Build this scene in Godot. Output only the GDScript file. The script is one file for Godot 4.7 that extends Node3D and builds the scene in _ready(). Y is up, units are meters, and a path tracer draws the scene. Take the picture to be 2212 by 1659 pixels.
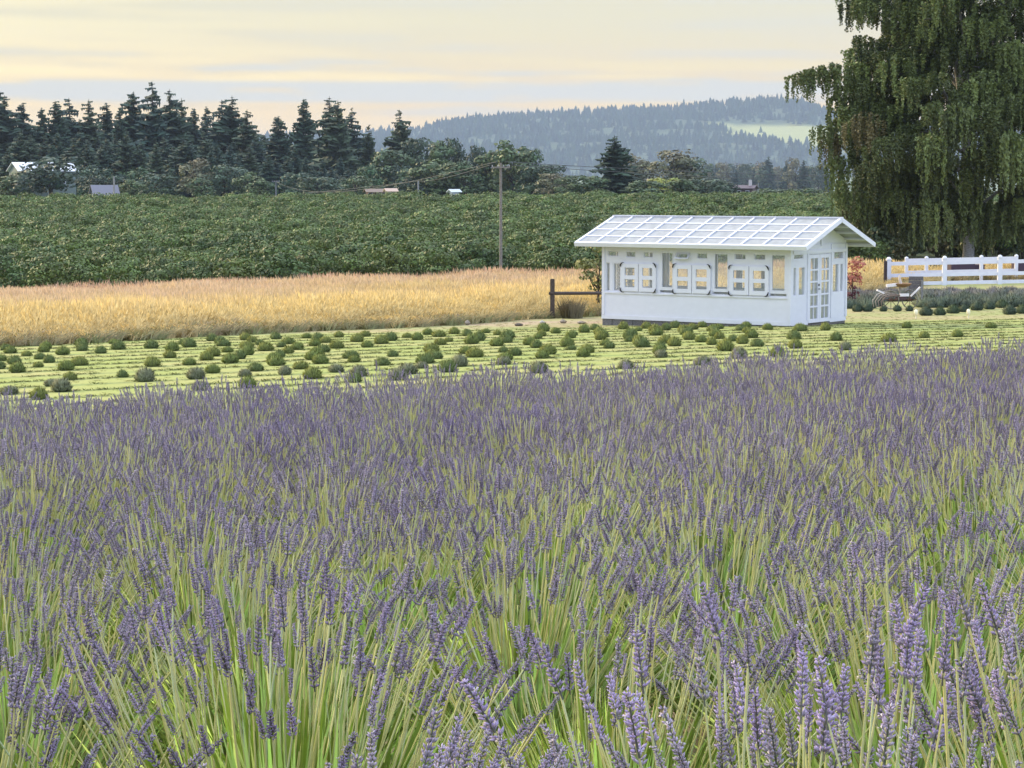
extends Node3D
# A lavender field on a gentle slope, a white greenhouse on a lawn of young lavender,
# a golden hayfield, an orchard, a fir forest and a hazy wooded hill under thin evening cloud.

const F := 4791.0            # focal length of the photograph, for a picture 2212 wide
const EYE := 1.4
const HORIZON := 400.0
var rng := RandomNumberGenerator.new()
var noise := FastNoiseLite.new()
var M := {}
var profile := Curve.new()
var names := {}


# ---------------------------------------------------------------- mesh builder
class MB:
	var v := PackedVector3Array()
	var n := PackedVector3Array()
	var c := PackedColorArray()
	var i := PackedInt32Array()

	func tri(a: Vector3, b: Vector3, d: Vector3, col := Color.WHITE, col2 = null, col3 = null) -> void:
		var k := v.size()
		var nn := (d - a).cross(b - a).normalized()
		v.append(a); v.append(b); v.append(d)
		n.append(nn); n.append(nn); n.append(nn)
		c.append(col); c.append(col if col2 == null else col2); c.append(col if col3 == null else col3)
		i.append(k); i.append(k + 1); i.append(k + 2)

	func trin(a: Vector3, b: Vector3, d: Vector3, nn: Vector3, ca: Color, cb: Color, cd: Color) -> void:
		var k := v.size()
		v.append(a); v.append(b); v.append(d)
		n.append(nn); n.append(nn); n.append(nn)
		c.append(ca); c.append(cb); c.append(cd)
		i.append(k); i.append(k + 1); i.append(k + 2)

	func quad(a: Vector3, b: Vector3, d: Vector3, e: Vector3, col := Color.WHITE) -> void:
		var k := v.size()
		var nn := (d - a).cross(b - a).normalized()
		for p in [a, b, d, e]:
			v.append(p); n.append(nn); c.append(col)
		for q in [0, 1, 2, 0, 2, 3]:
			i.append(k + q)

	func box(at: Vector3, size: Vector3, col := Color.WHITE, basis := Basis()) -> void:
		var h := size * 0.5
		var p := []
		for s in [Vector3(-1, -1, -1), Vector3(1, -1, -1), Vector3(1, 1, -1), Vector3(-1, 1, -1), Vector3(-1, -1, 1), Vector3(1, -1, 1), Vector3(1, 1, 1), Vector3(-1, 1, 1)]:
			p.append(at + basis * (s * h))
		quad(p[4], p[7], p[6], p[5], col)
		quad(p[1], p[2], p[3], p[0], col)
		quad(p[5], p[6], p[2], p[1], col)
		quad(p[0], p[3], p[7], p[4], col)
		quad(p[7], p[3], p[2], p[6], col)
		quad(p[0], p[4], p[5], p[1], col)

	func tube(pts: Array, radii: Array, sides: int, col := Color.WHITE, col2 = null, cap := true) -> void:
		var k := v.size()
		var side := Vector3.ZERO
		for j in pts.size():
			var d: Vector3 = (pts[mini(j + 1, pts.size() - 1)] - pts[maxi(j - 1, 0)]).normalized()
			if j == 0:
				side = d.cross(Vector3.RIGHT if absf(d.x) < 0.8 else Vector3.UP).normalized()
			side = (side - d * d.dot(side)).normalized()
			var up := d.cross(side)
			var cc := col if col2 == null else col.lerp(col2, float(j) / (pts.size() - 1))
			for s in sides:
				var a := TAU * s / sides
				var nn := side * cos(a) + up * sin(a)
				v.append(pts[j] + nn * radii[j]); n.append(nn); c.append(cc)
		for j in pts.size() - 1:
			for s in sides:
				var a := k + j * sides + s
				var b := k + j * sides + (s + 1) % sides
				for q in [a, a + sides, b, b, a + sides, b + sides]:
					i.append(q)
		if cap:
			for e in [0, pts.size() - 1]:
				for s in range(1, sides - 1):
					for q in [0, s, s + 1]:
						i.append(k + e * sides + q)

	func lathe(prof: Array, sides: int, col := Color.WHITE, at := Vector3.ZERO) -> void:   # prof: [radius, height]
		var k := v.size()
		for j in prof.size():
			var a: Array = prof[maxi(j - 1, 0)]
			var b: Array = prof[mini(j + 1, prof.size() - 1)]
			var slope := Vector2(b[1] - a[1], a[0] - b[0]).normalized()
			for s in sides:
				var t := TAU * s / sides
				v.append(at + Vector3(cos(t) * prof[j][0], prof[j][1], sin(t) * prof[j][0]))
				n.append(Vector3(cos(t) * slope.x, slope.y, sin(t) * slope.x))
				c.append(col)
		for j in prof.size() - 1:
			for s in sides:
				var a := k + j * sides + s
				var b := k + j * sides + (s + 1) % sides
				for q in [a, b, a + sides, b, b + sides, a + sides]:
					i.append(q)

	func mesh() -> ArrayMesh:
		for t in range(0, i.size(), 3):                        # turn every face the way its normals point
			var a := v[i[t]]
			if (v[i[t + 2]] - a).cross(v[i[t + 1]] - a).dot(n[i[t]] + n[i[t + 1]] + n[i[t + 2]]) < 0.0:
				var k := i[t + 1]
				i[t + 1] = i[t + 2]
				i[t + 2] = k
		var m := ArrayMesh.new()
		var arr := []
		arr.resize(Mesh.ARRAY_MAX)
		arr[Mesh.ARRAY_VERTEX] = v
		arr[Mesh.ARRAY_NORMAL] = n
		arr[Mesh.ARRAY_COLOR] = c
		arr[Mesh.ARRAY_INDEX] = i
		m.add_surface_from_arrays(Mesh.PRIMITIVE_TRIANGLES, arr)
		return m


# ---------------------------------------------------------------- small helpers
func L(r: float, g: float, b: float) -> Color:
	return Color(r, g, b)

func rnd(a: float, b: float) -> float:
	return rng.randf_range(a, b)

func numbered(called: String) -> String:
	var k: int = names.get(called, 0)
	names[called] = k + 1
	return called if k == 0 else "%s_%03d" % [called, k]

func tag(o: Node, label: String, category := "", group := "", kind := "") -> Node:
	if label: o.set_meta("label", label)
	if category: o.set_meta("category", category)
	if group: o.set_meta("group", group)
	if kind: o.set_meta("kind", kind)
	return o

func thing(called: String, label: String, category: String, at := Vector3.ZERO, turn := 0.0, group := "") -> Node3D:
	var o := Node3D.new()
	o.name = numbered(called)
	o.position = at
	o.rotation.y = turn
	add_child(o)
	tag(o, label, category, group)
	return o

func part(called: String, mesh: Mesh, mat: Material, parent: Node, at := Vector3.ZERO, turn := 0.0) -> MeshInstance3D:
	var o := MeshInstance3D.new()
	o.mesh = mesh
	o.material_override = mat
	o.position = at
	o.rotation.y = turn
	if parent == self:
		o.name = numbered(called)
		add_child(o)
	else:
		o.name = called
		var k := 0
		while parent.has_node(NodePath(o.name)):
			k += 1
			o.name = "%s_%03d" % [called, k]
		parent.add_child(o, true)
	return o

func copies(called: String, mesh: Mesh, mat: Material, parent: Node, where: Array, tints: Array) -> MultiMeshInstance3D:
	var mm := MultiMesh.new()
	mm.transform_format = MultiMesh.TRANSFORM_3D
	mm.use_colors = true
	mm.mesh = mesh
	mm.instance_count = where.size()
	for k in where.size():
		mm.set_instance_transform(k, where[k])
		mm.set_instance_color(k, tints[k])
	var o := MultiMeshInstance3D.new()
	o.multimesh = mm
	o.material_override = mat
	o.name = numbered(called) if parent == self else called
	parent.add_child(o, true)
	o.set_meta("kind", "stuff")
	return o

func mat(col: Color, rough := 0.8, back := 0.0, metal := 0.0) -> StandardMaterial3D:
	var m := StandardMaterial3D.new()
	m.albedo_color = Color(col.r, col.g, col.b).linear_to_srgb()
	m.roughness = rough
	m.metallic = metal
	m.vertex_color_use_as_albedo = true
	m.cull_mode = BaseMaterial3D.CULL_DISABLED
	if back > 0.0:
		m.backlight_enabled = true
		m.backlight = Color(back, back, back)
	return m

func grain(m: StandardMaterial3D, freq: float, dark: float, scale: Vector3, bump := 0.0, oct := 4) -> StandardMaterial3D:
	var fn := FastNoiseLite.new()
	fn.seed = 7 + int(freq * 1000.0)
	fn.frequency = freq
	fn.fractal_octaves = oct
	var t := NoiseTexture2D.new()
	t.width = 512
	t.height = 512
	t.seamless = true
	t.noise = fn
	var ramp := Gradient.new()
	ramp.set_color(0, Color(dark, dark, dark))
	ramp.set_color(1, Color.WHITE)
	t.color_ramp = ramp
	m.albedo_texture = t
	m.uv1_triplanar = true
	m.uv1_world_triplanar = true
	m.uv1_scale = scale
	if bump > 0.0:
		m.heightmap_enabled = true
		m.heightmap_texture = t
		m.heightmap_scale = bump
	return m

func pitch() -> float:
	return atan((829.5 - HORIZON) / F)

func spot(u: float, v: float, d: float) -> Vector3:      # the point on that line of sight at depth d (metres in front)
	var r := Vector3((u - 1106.0) / F, (829.5 - v) / F, -1.0).rotated(Vector3.RIGHT, -pitch())
	return Vector3(0, EYE, 0) + r * (d / -r.z)

func tilt(d: float) -> float:
	if d < 30.0: return 0.03
	if d < 55.0: return lerpf(0.03, 0.012, (d - 30.0) / 25.0)
	if d < 70.0: return 0.012
	if d < 100.0: return lerpf(0.012, 0.035, (d - 70.0) / 30.0)
	if d < 220.0: return lerpf(0.035, 0.004, (d - 100.0) / 120.0)
	return lerpf(0.004, 0.0, clampf((d - 220.0) / 200.0, 0.0, 1.0))

const PROF := [[-60, -2.6], [-20, 0.1], [0, 1.4], [3, 1.59], [8, 1.93], [15, 2.33], [22, 2.68], [30, 2.98], [45, 3.5], [55, 3.85], [64, 4.15], [68, 4.3], [80, 4.55], [100, 4.68], [115, 4.62], [150, 4.0], [220, 2.75], [300, 2.4], [450, 2.3], [700, 3.0], [1500, 5.0], [3000, 5.0], [9000, 5.0]]

func ground(x: float, z: float) -> float:
	var d := -z
	var k := 1
	while k < PROF.size() - 2 and PROF[k + 1][0] < d:
		k += 1
	var a: Array = PROF[k - 1]
	var b: Array = PROF[k]
	var e: Array = PROF[k + 1]
	var f: Array = PROF[mini(k + 2, PROF.size() - 1)]
	var t := clampf((d - b[0]) / float(e[0] - b[0]), 0.0, 1.0)
	var m0: float = (e[1] - a[1]) / float(e[0] - a[0])
	var m1: float = (f[1] - b[1]) / maxf(1.0, float(f[0] - b[0]))
	var h := float(e[0] - b[0])
	var t2 := t * t
	var t3 := t2 * t
	var drop: float = (2 * t3 - 3 * t2 + 1) * b[1] + (t3 - 2 * t2 + t) * h * m0 + (-2 * t3 + 3 * t2) * e[1] + (t3 - t2) * h * m1
	return EYE - drop + tilt(d) * clampf(x, -60.0, 60.0) * (1.0 if x < 0.0 else lerpf(1.0, 0.6, clampf((d - 55.0) / 20.0, 0.0, 1.0)))

func on(x: float, d: float) -> Vector3:
	return Vector3(x, ground(x, -d), -d)

func onu(u: float, d: float) -> Vector3:                  # standing on the ground, seen in column u at depth d
	return on((u - 1106.0) / F * d * 1.004, d)

func row(x: float, d: float) -> float:                    # distance across the planting rows
	return (d - 0.52 * x) / 1.1271

func from_row(p: float, q: float) -> Vector2:             # (x, d) from across and along the rows
	return Vector2(-0.52 / 1.1271 * p + q / 1.1271, p / 1.1271 + 0.52 / 1.1271 * q)

func gold_edge(x: float) -> float:                        # depth of the near edge of the golden field
	return minf(72.2 + 1.35 * x, lerpf(75.0, 98.5, clampf((x - 9.0) / 2.0, 0.0, 1.0))) + 0.4 * sin(x * 0.7)

func gold_far(x: float) -> float:
	return 99.5 + 0.1 * x + (6.0 if x > 13.5 else 0.0)


# ---------------------------------------------------------------- sky
func sky_color(dir: Vector3, n1: FastNoiseLite, n2: FastNoiseLite) -> Color:
	var el := rad_to_deg(asin(dir.y))
	var az := rad_to_deg(atan2(dir.x, -dir.z))
	var up := maxf(dir.y, 0.0)
	# thin high overcast: brighter and bluer towards the zenith, warm round the low sun on the left
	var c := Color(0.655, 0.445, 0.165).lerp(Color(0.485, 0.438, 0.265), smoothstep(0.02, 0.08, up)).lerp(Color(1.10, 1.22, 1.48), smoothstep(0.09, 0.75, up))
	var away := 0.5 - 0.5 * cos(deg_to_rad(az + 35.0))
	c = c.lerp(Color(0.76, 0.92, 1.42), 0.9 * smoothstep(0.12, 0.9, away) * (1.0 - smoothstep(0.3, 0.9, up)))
	var glow := exp(-pow((az + 34.0) / 26.0, 2.0) - pow((el - 8.0) / 9.0, 2.0))
	c += Color(0.46, 0.33, 0.04) * glow
	# streaks of cloud, long and flat
	var p := Vector3(dir.x, 0.0, dir.z).normalized()
	var low := 1.0 - smoothstep(3.0, 40.0, el)
	var s1 := n1.get_noise_3d(p.x * 150.0, el * 62.0, p.z * 150.0)
	var s2 := n2.get_noise_3d(p.x * 62.0, el * 44.0, p.z * 62.0)
	var band := exp(-pow((el - 2.55) / 0.6, 2.0)) * 1.0 + 0.25
	var k := clampf((s1 * 0.7 + s2 * 0.9) * 2.1 + 0.55 * exp(-pow((el - 2.5) / 0.28, 2.0) - pow((az - 2.5) / 6.5, 2.0)), -1.0, 1.0) * low
	var grey := smoothstep(-0.2, 0.8, k) * band
	c = c.lerp(Color(0.29, 0.29, 0.215), clampf(grey, 0.0, 0.8))
	c += Color(0.08, 0.07, 0.01) * smoothstep(0.1, 0.8, -k) * band
	return c

func make_sky() -> Texture2D:
	var n1 := FastNoiseLite.new()
	n1.seed = 11
	n1.frequency = 0.05
	n1.fractal_octaves = 4
	var n2 := FastNoiseLite.new()
	n2.seed = 23
	n2.frequency = 0.045
	n2.fractal_octaves = 3
	var small := Image.create(1024, 512, false, Image.FORMAT_RGBF)
	for y in 512:
		var e := PI * (0.5 - (y + 0.5) / 512.0)
		for x in 1024:
			if y > 262:
				small.set_pixel(x, y, Color(0.22, 0.22, 0.18))
				continue
			var a := TAU * (x + 0.5) / 1024.0
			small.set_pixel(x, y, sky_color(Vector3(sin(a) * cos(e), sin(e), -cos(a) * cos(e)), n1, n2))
	small.resize(4096, 2048, Image.INTERPOLATE_BILINEAR)
	var w := 760
	var y0 := 900
	var hgt := 128
	var fine := Image.create(w, hgt, false, Image.FORMAT_RGBF)       # the same sky, drawn finer where the lens is long
	for y in hgt:
		var e := PI * (0.5 - (y0 + y + 0.5) / 2048.0)
		for x in w:
			var a := TAU * (x + 0.5 - w / 2) / 4096.0
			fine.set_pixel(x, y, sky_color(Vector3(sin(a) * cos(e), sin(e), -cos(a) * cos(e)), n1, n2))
	small.blit_rect(fine, Rect2i(w / 2, 0, w / 2, hgt), Vector2i(0, y0))
	small.blit_rect(fine, Rect2i(0, 0, w / 2, hgt), Vector2i(4096 - w / 2, y0))
	return ImageTexture.create_from_image(small)


func _ready() -> void:
	rng.seed = 4711
	noise.seed = 5
	noise.frequency = 0.05
	noise.fractal_octaves = 3

	var cam := Camera3D.new()
	cam.name = "camera"
	cam.position = Vector3(0, EYE, 0)
	cam.rotation.x = -pitch()
	cam.fov = rad_to_deg(2.0 * atan(829.5 / F))
	cam.near = 0.1
	cam.far = 20000.0
	add_child(cam)

	var env := Environment.new()
	env.background_mode = Environment.BG_SKY
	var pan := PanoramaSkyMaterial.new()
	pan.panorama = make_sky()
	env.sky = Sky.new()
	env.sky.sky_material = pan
	env.background_energy_multiplier = 1.0
	env.tonemap_mode = Environment.TONE_MAPPER_LINEAR
	env.tonemap_exposure = 1.68
	env.fog_enabled = true
	env.fog_density = 0.00008
	env.fog_light_color = Color(0.58, 0.71, 0.90).linear_to_srgb()
	env.volumetric_fog_enabled = true
	env.volumetric_fog_density = 0.0
	env.sdfgi_enabled = true
	env.ssao_enabled = true
	env.ssil_enabled = true
	var we := WorldEnvironment.new()
	we.name = "world_environment"
	we.environment = env
	add_child(we)

	var sun := DirectionalLight3D.new()
	sun.name = "sun"
	sun.light_energy = 0.95
	sun.light_color = Color(1.0, 0.90, 0.72)
	sun.light_angular_distance = 14.0
	sun.shadow_enabled = true
	sun.rotation = Vector3(deg_to_rad(-24), deg_to_rad(-128), 0)
	add_child(sun)

	var mist := FogVolume.new()                                # the haze that lies over the valley below the hill
	mist.name = "valley_haze"
	mist.shape = RenderingServer.FOG_VOLUME_SHAPE_BOX
	mist.size = Vector3(3600, 170, 900)
	mist.position = Vector3(0, 70, -1260)
	var mm := FogMaterial.new()
	mm.density = 0.00033
	mm.albedo = Color(0.55, 0.70, 0.93).linear_to_srgb()
	mist.material = mm
	add_child(mist)
	tag(mist, "blue haze lying over the valley before the hill", "haze", "", "stuff")

	materials()
	build_ground()
	build_hill()
	build_far_trees()
	build_orchard()
	build_birch()
	build_greenhouse()
	build_houses()
	build_poles()
	build_fences()
	build_gold()
	build_lawn()
	build_right_beds()
	build_odds()
	build_lavender()


func materials() -> void:
	M.ground = grain(mat(L(1, 1, 1), 0.95), 0.04, 0.78, Vector3(0.5, 0.5, 0.5), 1.0, 5)
	M.leaf = mat(L(1, 1, 1), 0.6, 0.5)
	M.conifer = mat(L(1, 1, 1), 0.75, 0.25)
	M.grass = mat(L(1, 1, 1), 0.7, 0.6)
	M.straw = mat(L(1, 1, 1), 0.6, 0.9)
	M.bush = mat(L(1, 1, 1), 0.7, 0.5)
	M.bark = grain(mat(L(1, 1, 1), 0.9), 0.04, 0.5, Vector3(1.5, 0.4, 1.5), 2.0)
	M.birch_bark = grain(mat(L(0.85, 0.84, 0.80), 0.8), 0.03, 0.45, Vector3(0.5, 1.8, 0.5), 0.5)
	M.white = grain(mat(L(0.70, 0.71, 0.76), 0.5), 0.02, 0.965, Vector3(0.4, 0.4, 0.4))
	M.panel = grain(mat(L(0.38, 0.40, 0.40), 0.6, 0.3), 0.015, 0.82, Vector3(0.5, 0.5, 0.5))
	M.black = mat(L(0.02, 0.02, 0.022), 0.45, 0.0, 0.3)
	M.stone = grain(mat(L(1, 1, 1), 0.9), 0.03, 0.55, Vector3(1.2, 1.2, 1.2), 2.0)
	M.wood = grain(mat(L(1, 1, 1), 0.85), 0.03, 0.5, Vector3(3.0, 0.5, 3.0), 1.0)
	M.paint = mat(L(1, 1, 1), 0.55)
	M.rust = grain(mat(L(1, 1, 1), 0.8), 0.05, 0.5, Vector3(4, 4, 4))
	M.stem = mat(L(1, 1, 1), 0.65, 0.7)
	M.flower = mat(L(1, 1, 1), 0.75, 0.4)
	M.metal_roof = mat(L(0.72, 0.76, 0.80), 0.4)
	var g := StandardMaterial3D.new()
	g.albedo_color = Color(0.9, 0.95, 0.95, 0.10)
	g.transparency = BaseMaterial3D.TRANSPARENCY_ALPHA
	g.roughness = 0.03
	g.metallic_specular = 0.5
	g.cull_mode = BaseMaterial3D.CULL_DISABLED
	M.glass = g
	var far := StandardMaterial3D.new()
	far.albedo_color = Color(0.10, 0.12, 0.14)
	far.roughness = 0.15
	M.dark_glass = far


# ---------------------------------------------------------------- ground
func build_ground() -> void:
	var ds := []
	var d := -40.0
	while d < 9000.0:
		ds.append(d)
		if d < 0.0: d += 4.0
		elif d < 26.0: d += 0.4
		elif d < 75.0: d += 0.22
		elif d < 110.0: d += 0.5
		elif d < 300.0: d += 4.0
		elif d < 1000.0: d += 40.0
		else: d += 400.0
	var cols := 200
	var mb := MB.new()
	for dd in ds:
		var wide: float = 14.0 + 0.34 * maxf(dd, 0.0) if dd < 110.0 else 51.4 + (dd - 110.0) * 0.6
		for k in cols + 1:
			var x: float = (2.0 * k / cols - 1.0) * wide
			var y := ground(x, -dd)
			mb.v.append(Vector3(x, y, -dd))
			mb.n.append(Vector3.UP)
			mb.c.append(ground_color(x, dd))
	for r in ds.size() - 1:
		for k in cols:
			var a := r * (cols + 1) + k
			for q in [a, a + cols + 1, a + 1, a + 1, a + cols + 1, a + cols + 2]:
				mb.i.append(q)
	tag(part("ground", mb.mesh(), M.ground, self), "gently sloping farm ground of soil, mown grass and dry field", "ground", "", "structure")

func ground_color(x: float, d: float) -> Color:
	var p := row(x, d)
	var nz := noise.get_noise_2d(x * 6.0, d * 6.0)
	var n2 := noise.get_noise_2d(x * 40.0 + 300.0, d * 40.0)
	if p < 21.9:
		return L(0.30, 0.20, 0.12).lerp(L(0.20, 0.20, 0.08), clampf(0.35 + n2, 0.0, 1.0))
	if d > 110.0 and d < 235.0:
		return L(0.09, 0.12, 0.04)
	if d >= 235.0:
		return L(0.08, 0.12, 0.04)
	if d > gold_far(x):
		return L(0.15, 0.14, 0.06)
	if d > gold_edge(x):
		return L(0.42, 0.29, 0.13).lerp(L(0.25, 0.22, 0.09), clampf(nz, 0.0, 1.0))
	var lawn := L(0.335, 0.39, 0.085).lerp(L(0.44, 0.42, 0.14), clampf(0.35 + nz * 1.1 + n2 * 0.35, 0.0, 1.0))
	var f := fposmod((p - 23.0) / 1.7, 1.0)
	if p < 57.0 - 0.1 * x:
		var line := exp(-pow((f - 0.5) / 0.11, 2.0))
		lawn = lawn.lerp(L(0.15, 0.21, 0.06), clampf(line * (0.9 + n2 * 0.5), 0.0, 1.0))
	else:
		lawn = L(0.32, 0.35, 0.11).lerp(L(0.42, 0.34, 0.16), clampf(0.3 + nz * 1.5 + n2, 0.0, 1.0))
	# bare earth round the greenhouse and along the path to its left
	var bare := exp(-pow((d - 70.3 - 0.3 * (x - 1.5)) / 1.8, 2.0)) * smoothstep(-4.0, 1.0, x) * (1.0 - smoothstep(3.0, 4.5, x))
	lawn = lawn.lerp(L(0.46, 0.34, 0.23), clampf(bare * (1.0 + n2 * 2.0), 0.0, 1.0))
	var strip := exp(-pow((d - 72.0 + 0.15 * (x - 14.0)) / 1.6, 2.0)) * smoothstep(9.0, 11.0, x)
	return lawn.lerp(L(0.42, 0.35, 0.16), clampf(strip * (0.7 + n2), 0.0, 1.0))


# ---------------------------------------------------------------- hill
const RIDGE := [[-6000, 395], [-1500, 350], [300, 315], [700, 300], [890, 288], [1000, 266], [1110, 256], [1300, 246], [1450, 239], [1560, 229], [1650, 221], [1720, 226], [1790, 250], [1900, 262], [2100, 280], [2400, 300], [3200, 340], [6000, 395]]

func ridge(u: float) -> float:
	for k in RIDGE.size() - 1:
		if u < RIDGE[k + 1][0]:
			var t := clampf((u - RIDGE[k][0]) / float(RIDGE[k + 1][0] - RIDGE[k][0]), 0.0, 1.0)
			return lerpf(RIDGE[k][1], RIDGE[k + 1][1], t)
	return 395.0

func hill_y(x: float, d: float) -> float:
	var u := 1106.0 + x / 2700.0 * F                        # the ridge runs across at 2.7 km
	var top := EYE + (HORIZON - ridge(u)) / F * 2700.0
	var t := clampf((d - 1750.0) / 950.0, 0.0, 1.0)
	var y := lerpf(-3.0, top, pow(t, 0.9) if t < 1.0 else 1.0)
	y += noise.get_noise_2d(x * 0.12, d * 0.12) * 9.0 * sin(PI * clampf(t, 0.0, 1.0))
	if d > 2700.0:
		y = lerpf(top, -10.0, smoothstep(2750.0, 3500.0, d))
	return y

func hill_field(x: float, d: float) -> bool:
	var u := 1106.0 + x / d * F
	var v := HORIZON - (hill_y(x, d) - EYE) / d * F
	return u > 1540.0 + (v - 268.0) * 1.6 and u < 1830.0 and v > 267.0 + (u - 1560.0) * 0.03 and v < 292.0 + (u - 1560.0) * 0.13

func build_hill() -> void:
	var mb := MB.new()
	var cols := 220
	var rows := 60
	for r in rows + 1:
		var d := 1700.0 + 1800.0 * r / rows
		for k in cols + 1:
			var x := -2200.0 + 4400.0 * k / cols
			mb.v.append(Vector3(x, hill_y(x, d) - (6.0 if r == 0 or r == rows else 0.0), -d))
			mb.n.append(Vector3.UP)
			mb.c.append(L(0.27, 0.29, 0.10) if hill_field(x, d) else L(0.14, 0.18, 0.07) if d < 1840.0 else L(0.05, 0.08, 0.035))
	for r in rows:
		for k in cols:
			var a := r * (cols + 1) + k
			for q in [a, a + cols + 1, a + 1, a + 1, a + cols + 1, a + cols + 2]:
				mb.i.append(q)
	var plain := mat(L(1, 1, 1), 0.95)
	tag(part("hill", mb.mesh(), plain, self), "long hazy blue wooded hill on the horizon with a pale field", "hill", "", "structure")
	# the forest on it
	var t := MB.new()
	for k in 4:
		var y0 := 0.12 + 0.21 * k
		var r0 := 0.23 * (1.0 - 0.22 * k)
		for s in 5:
			var a := TAU * (s + 0.5 * k) / 5.0
			var b := TAU * (s + 1 + 0.5 * k) / 5.0
			t.tri(Vector3(cos(a) * r0, y0, sin(a) * r0), Vector3(0, y0 + 0.34, 0), Vector3(cos(b) * r0 * 0.8, y0 + 0.03, sin(b) * r0 * 0.8))
	var where := []
	var tints := []
	while where.size() < 15000:
		var d := rnd(1830.0, 2760.0)
		var x := rnd(-0.30, 0.34) * d
		if hill_field(x, d) and not (rng.randf() < 0.01):
			continue
		if noise.get_noise_2d(x * 0.3, d * 0.5) < -0.32 and d < 2600.0:
			continue
		var h := rnd(5.5, 9.5) * (1.3 if d > 2660.0 and rng.randf() < 0.15 else 1.0)
		where.append(Transform3D(Basis(Vector3.UP, rnd(0, TAU)).scaled(Vector3(h * rnd(1.3, 2.4), h, h * rnd(1.3, 2.4))), Vector3(x, hill_y(x, d) - 0.3, -d)))
		var g := rnd(0.6, 1.5)
		tints.append(L(0.035 * g, 0.06 * g, 0.03 * g))
	tag(copies("hill_forest", t.mesh(), plain, self, where, tints), "distant dark forest covering the hazy hill", "forest")


# ---------------------------------------------------------------- foliage builders
func dir3() -> Vector3:
	var z := rnd(-1, 1)
	var a := rnd(0, TAU)
	var r := sqrt(1.0 - z * z)
	return Vector3(r * cos(a), z, r * sin(a))

func leaf(mb: MB, at: Vector3, facing: Vector3, size: float, col: Color, long := 1.5) -> void:
	var side := facing.cross(dir3()).normalized() * size * 0.5
	var up := side.cross(facing).normalized() * size * 0.5 * long
	var k := mb.v.size()
	for p in [at - up, at + side - up * 0.1 + facing * size * 0.12, at + up, at - side - up * 0.1 + facing * size * 0.12]:
		mb.v.append(p); mb.n.append(facing); mb.c.append(col)
	for q in [0, 1, 2, 0, 2, 3]:
		mb.i.append(k + q)

func blob(mb: MB, at: Vector3, r: Vector3, count: int, size: float, col: Color, spread := 0.3) -> void:
	for k in count:
		var dv := dir3()
		if dv.y < -0.55: dv.y = -dv.y
		var p := at + dv * r * rnd(0.72, 1.08)
		var f := (dv + dir3() * 0.55).normalized()
		var g := rnd(1.0 - spread, 1.0 + spread)
		leaf(mb, p, f, size * rnd(0.6, 1.3), Color(col.r * g, col.g * g, col.b * g))

func conifer_crown(h: float, r: float, col: Color, thin: float, seed_: int) -> ArrayMesh:
	rng.seed = seed_
	var mb := MB.new()
	var t := rnd(0.06, 0.12)
	var lean := rnd(0, TAU)
	while t < 0.985:
		var reach := r * pow(1.0 - t, 0.72) * (0.62 + 0.38 * smoothstep(0.0, 0.25, t)) + 0.35
		var count := 8 if t < 0.8 else 6
		for k in count:
			if rng.randf() < thin * (0.5 + 0.7 * t): continue
			var a := rnd(0, TAU)
			var len := reach * rnd(0.38, 1.22) * (1.0 + 0.18 * cos(a - lean))
			var out := Vector3(cos(a), 0, sin(a))
			var across := Vector3(-sin(a), 0, cos(a))
			var base := Vector3(0, h * t + rnd(-0.55, 0.45), 0)
			var droop := rnd(0.12, 0.5) - 0.35 * t
			var g := rnd(0.6, 1.45)
			var cc := Color(col.r * g, col.g * g, col.b * g)
			var segs := 3
			for s in segs:                                      # fans of needles along the bough
				var f0 := 0.1 + 0.9 * s / segs
				var f1 := 0.1 + 0.9 * (s + 1.25) / segs
				var p0 := base + out * len * f0 - Vector3.UP * droop * len * f0 * f0
				var p1 := base + out * len * f1 - Vector3.UP * droop * len * f1 * f1
				var w := (0.22 + 0.34 * (1.0 - f0)) * minf(len, 3.6) * rnd(0.7, 1.25)
				var hang := rnd(0.25, 0.7) * minf(len, 2.6)
				mb.tri(p0 + across * w - Vector3.UP * hang * 0.6, p1, p0 + Vector3.UP * 0.12, cc)
				mb.tri(p0 + Vector3.UP * 0.12, p1, p0 - across * w - Vector3.UP * hang * 0.6, cc)
				mb.tri(p0 + across * w * 0.3, p1, (p0 + p1) * 0.5 - Vector3.UP * hang, cc)
		t += rnd(0.5, 1.1) * 0.5 / h
	mb.tri(Vector3(-0.12, h * 0.96, 0), Vector3(0, h * 1.01, 0), Vector3(0.12, h * 0.96, 0.03), col)
	return mb.mesh()

func trunk_mesh(h: float, r: float, col: Color) -> ArrayMesh:
	var mb := MB.new()
	mb.tube([Vector3.ZERO, Vector3(0, h * 0.3, 0), Vector3(0.05 * r, h * 0.7, 0.1 * r), Vector3(0, h, 0)], [r, r * 0.75, r * 0.42, r * 0.06], 7, col)
	return mb.mesh()

func broad_crown(h: float, w: float, col: Color, lumps: int, size: float, per: int, seed_: int, low := 0.18) -> ArrayMesh:
	rng.seed = seed_
	var mb := MB.new()
	for k in lumps:
		var y := rnd(low, 0.86)
		var env := sqrt(maxf(0.05, 1.0 - pow((y - 0.45) / 0.56, 2.0)))
		var a := rnd(0, TAU)
		var rr := w * 0.5 * env * sqrt(rng.randf()) * 0.8
		var s := w * rnd(0.13, 0.23)
		var g := rnd(0.72, 1.32)
		var tint := Color(col.r * g * rnd(0.9, 1.15), col.g * g, col.b * g * rnd(0.85, 1.1))
		blob(mb, Vector3(cos(a) * rr, y * h, sin(a) * rr), Vector3(s, s * rnd(0.7, 1.0), s), per, size, tint)
	return mb.mesh()

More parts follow.
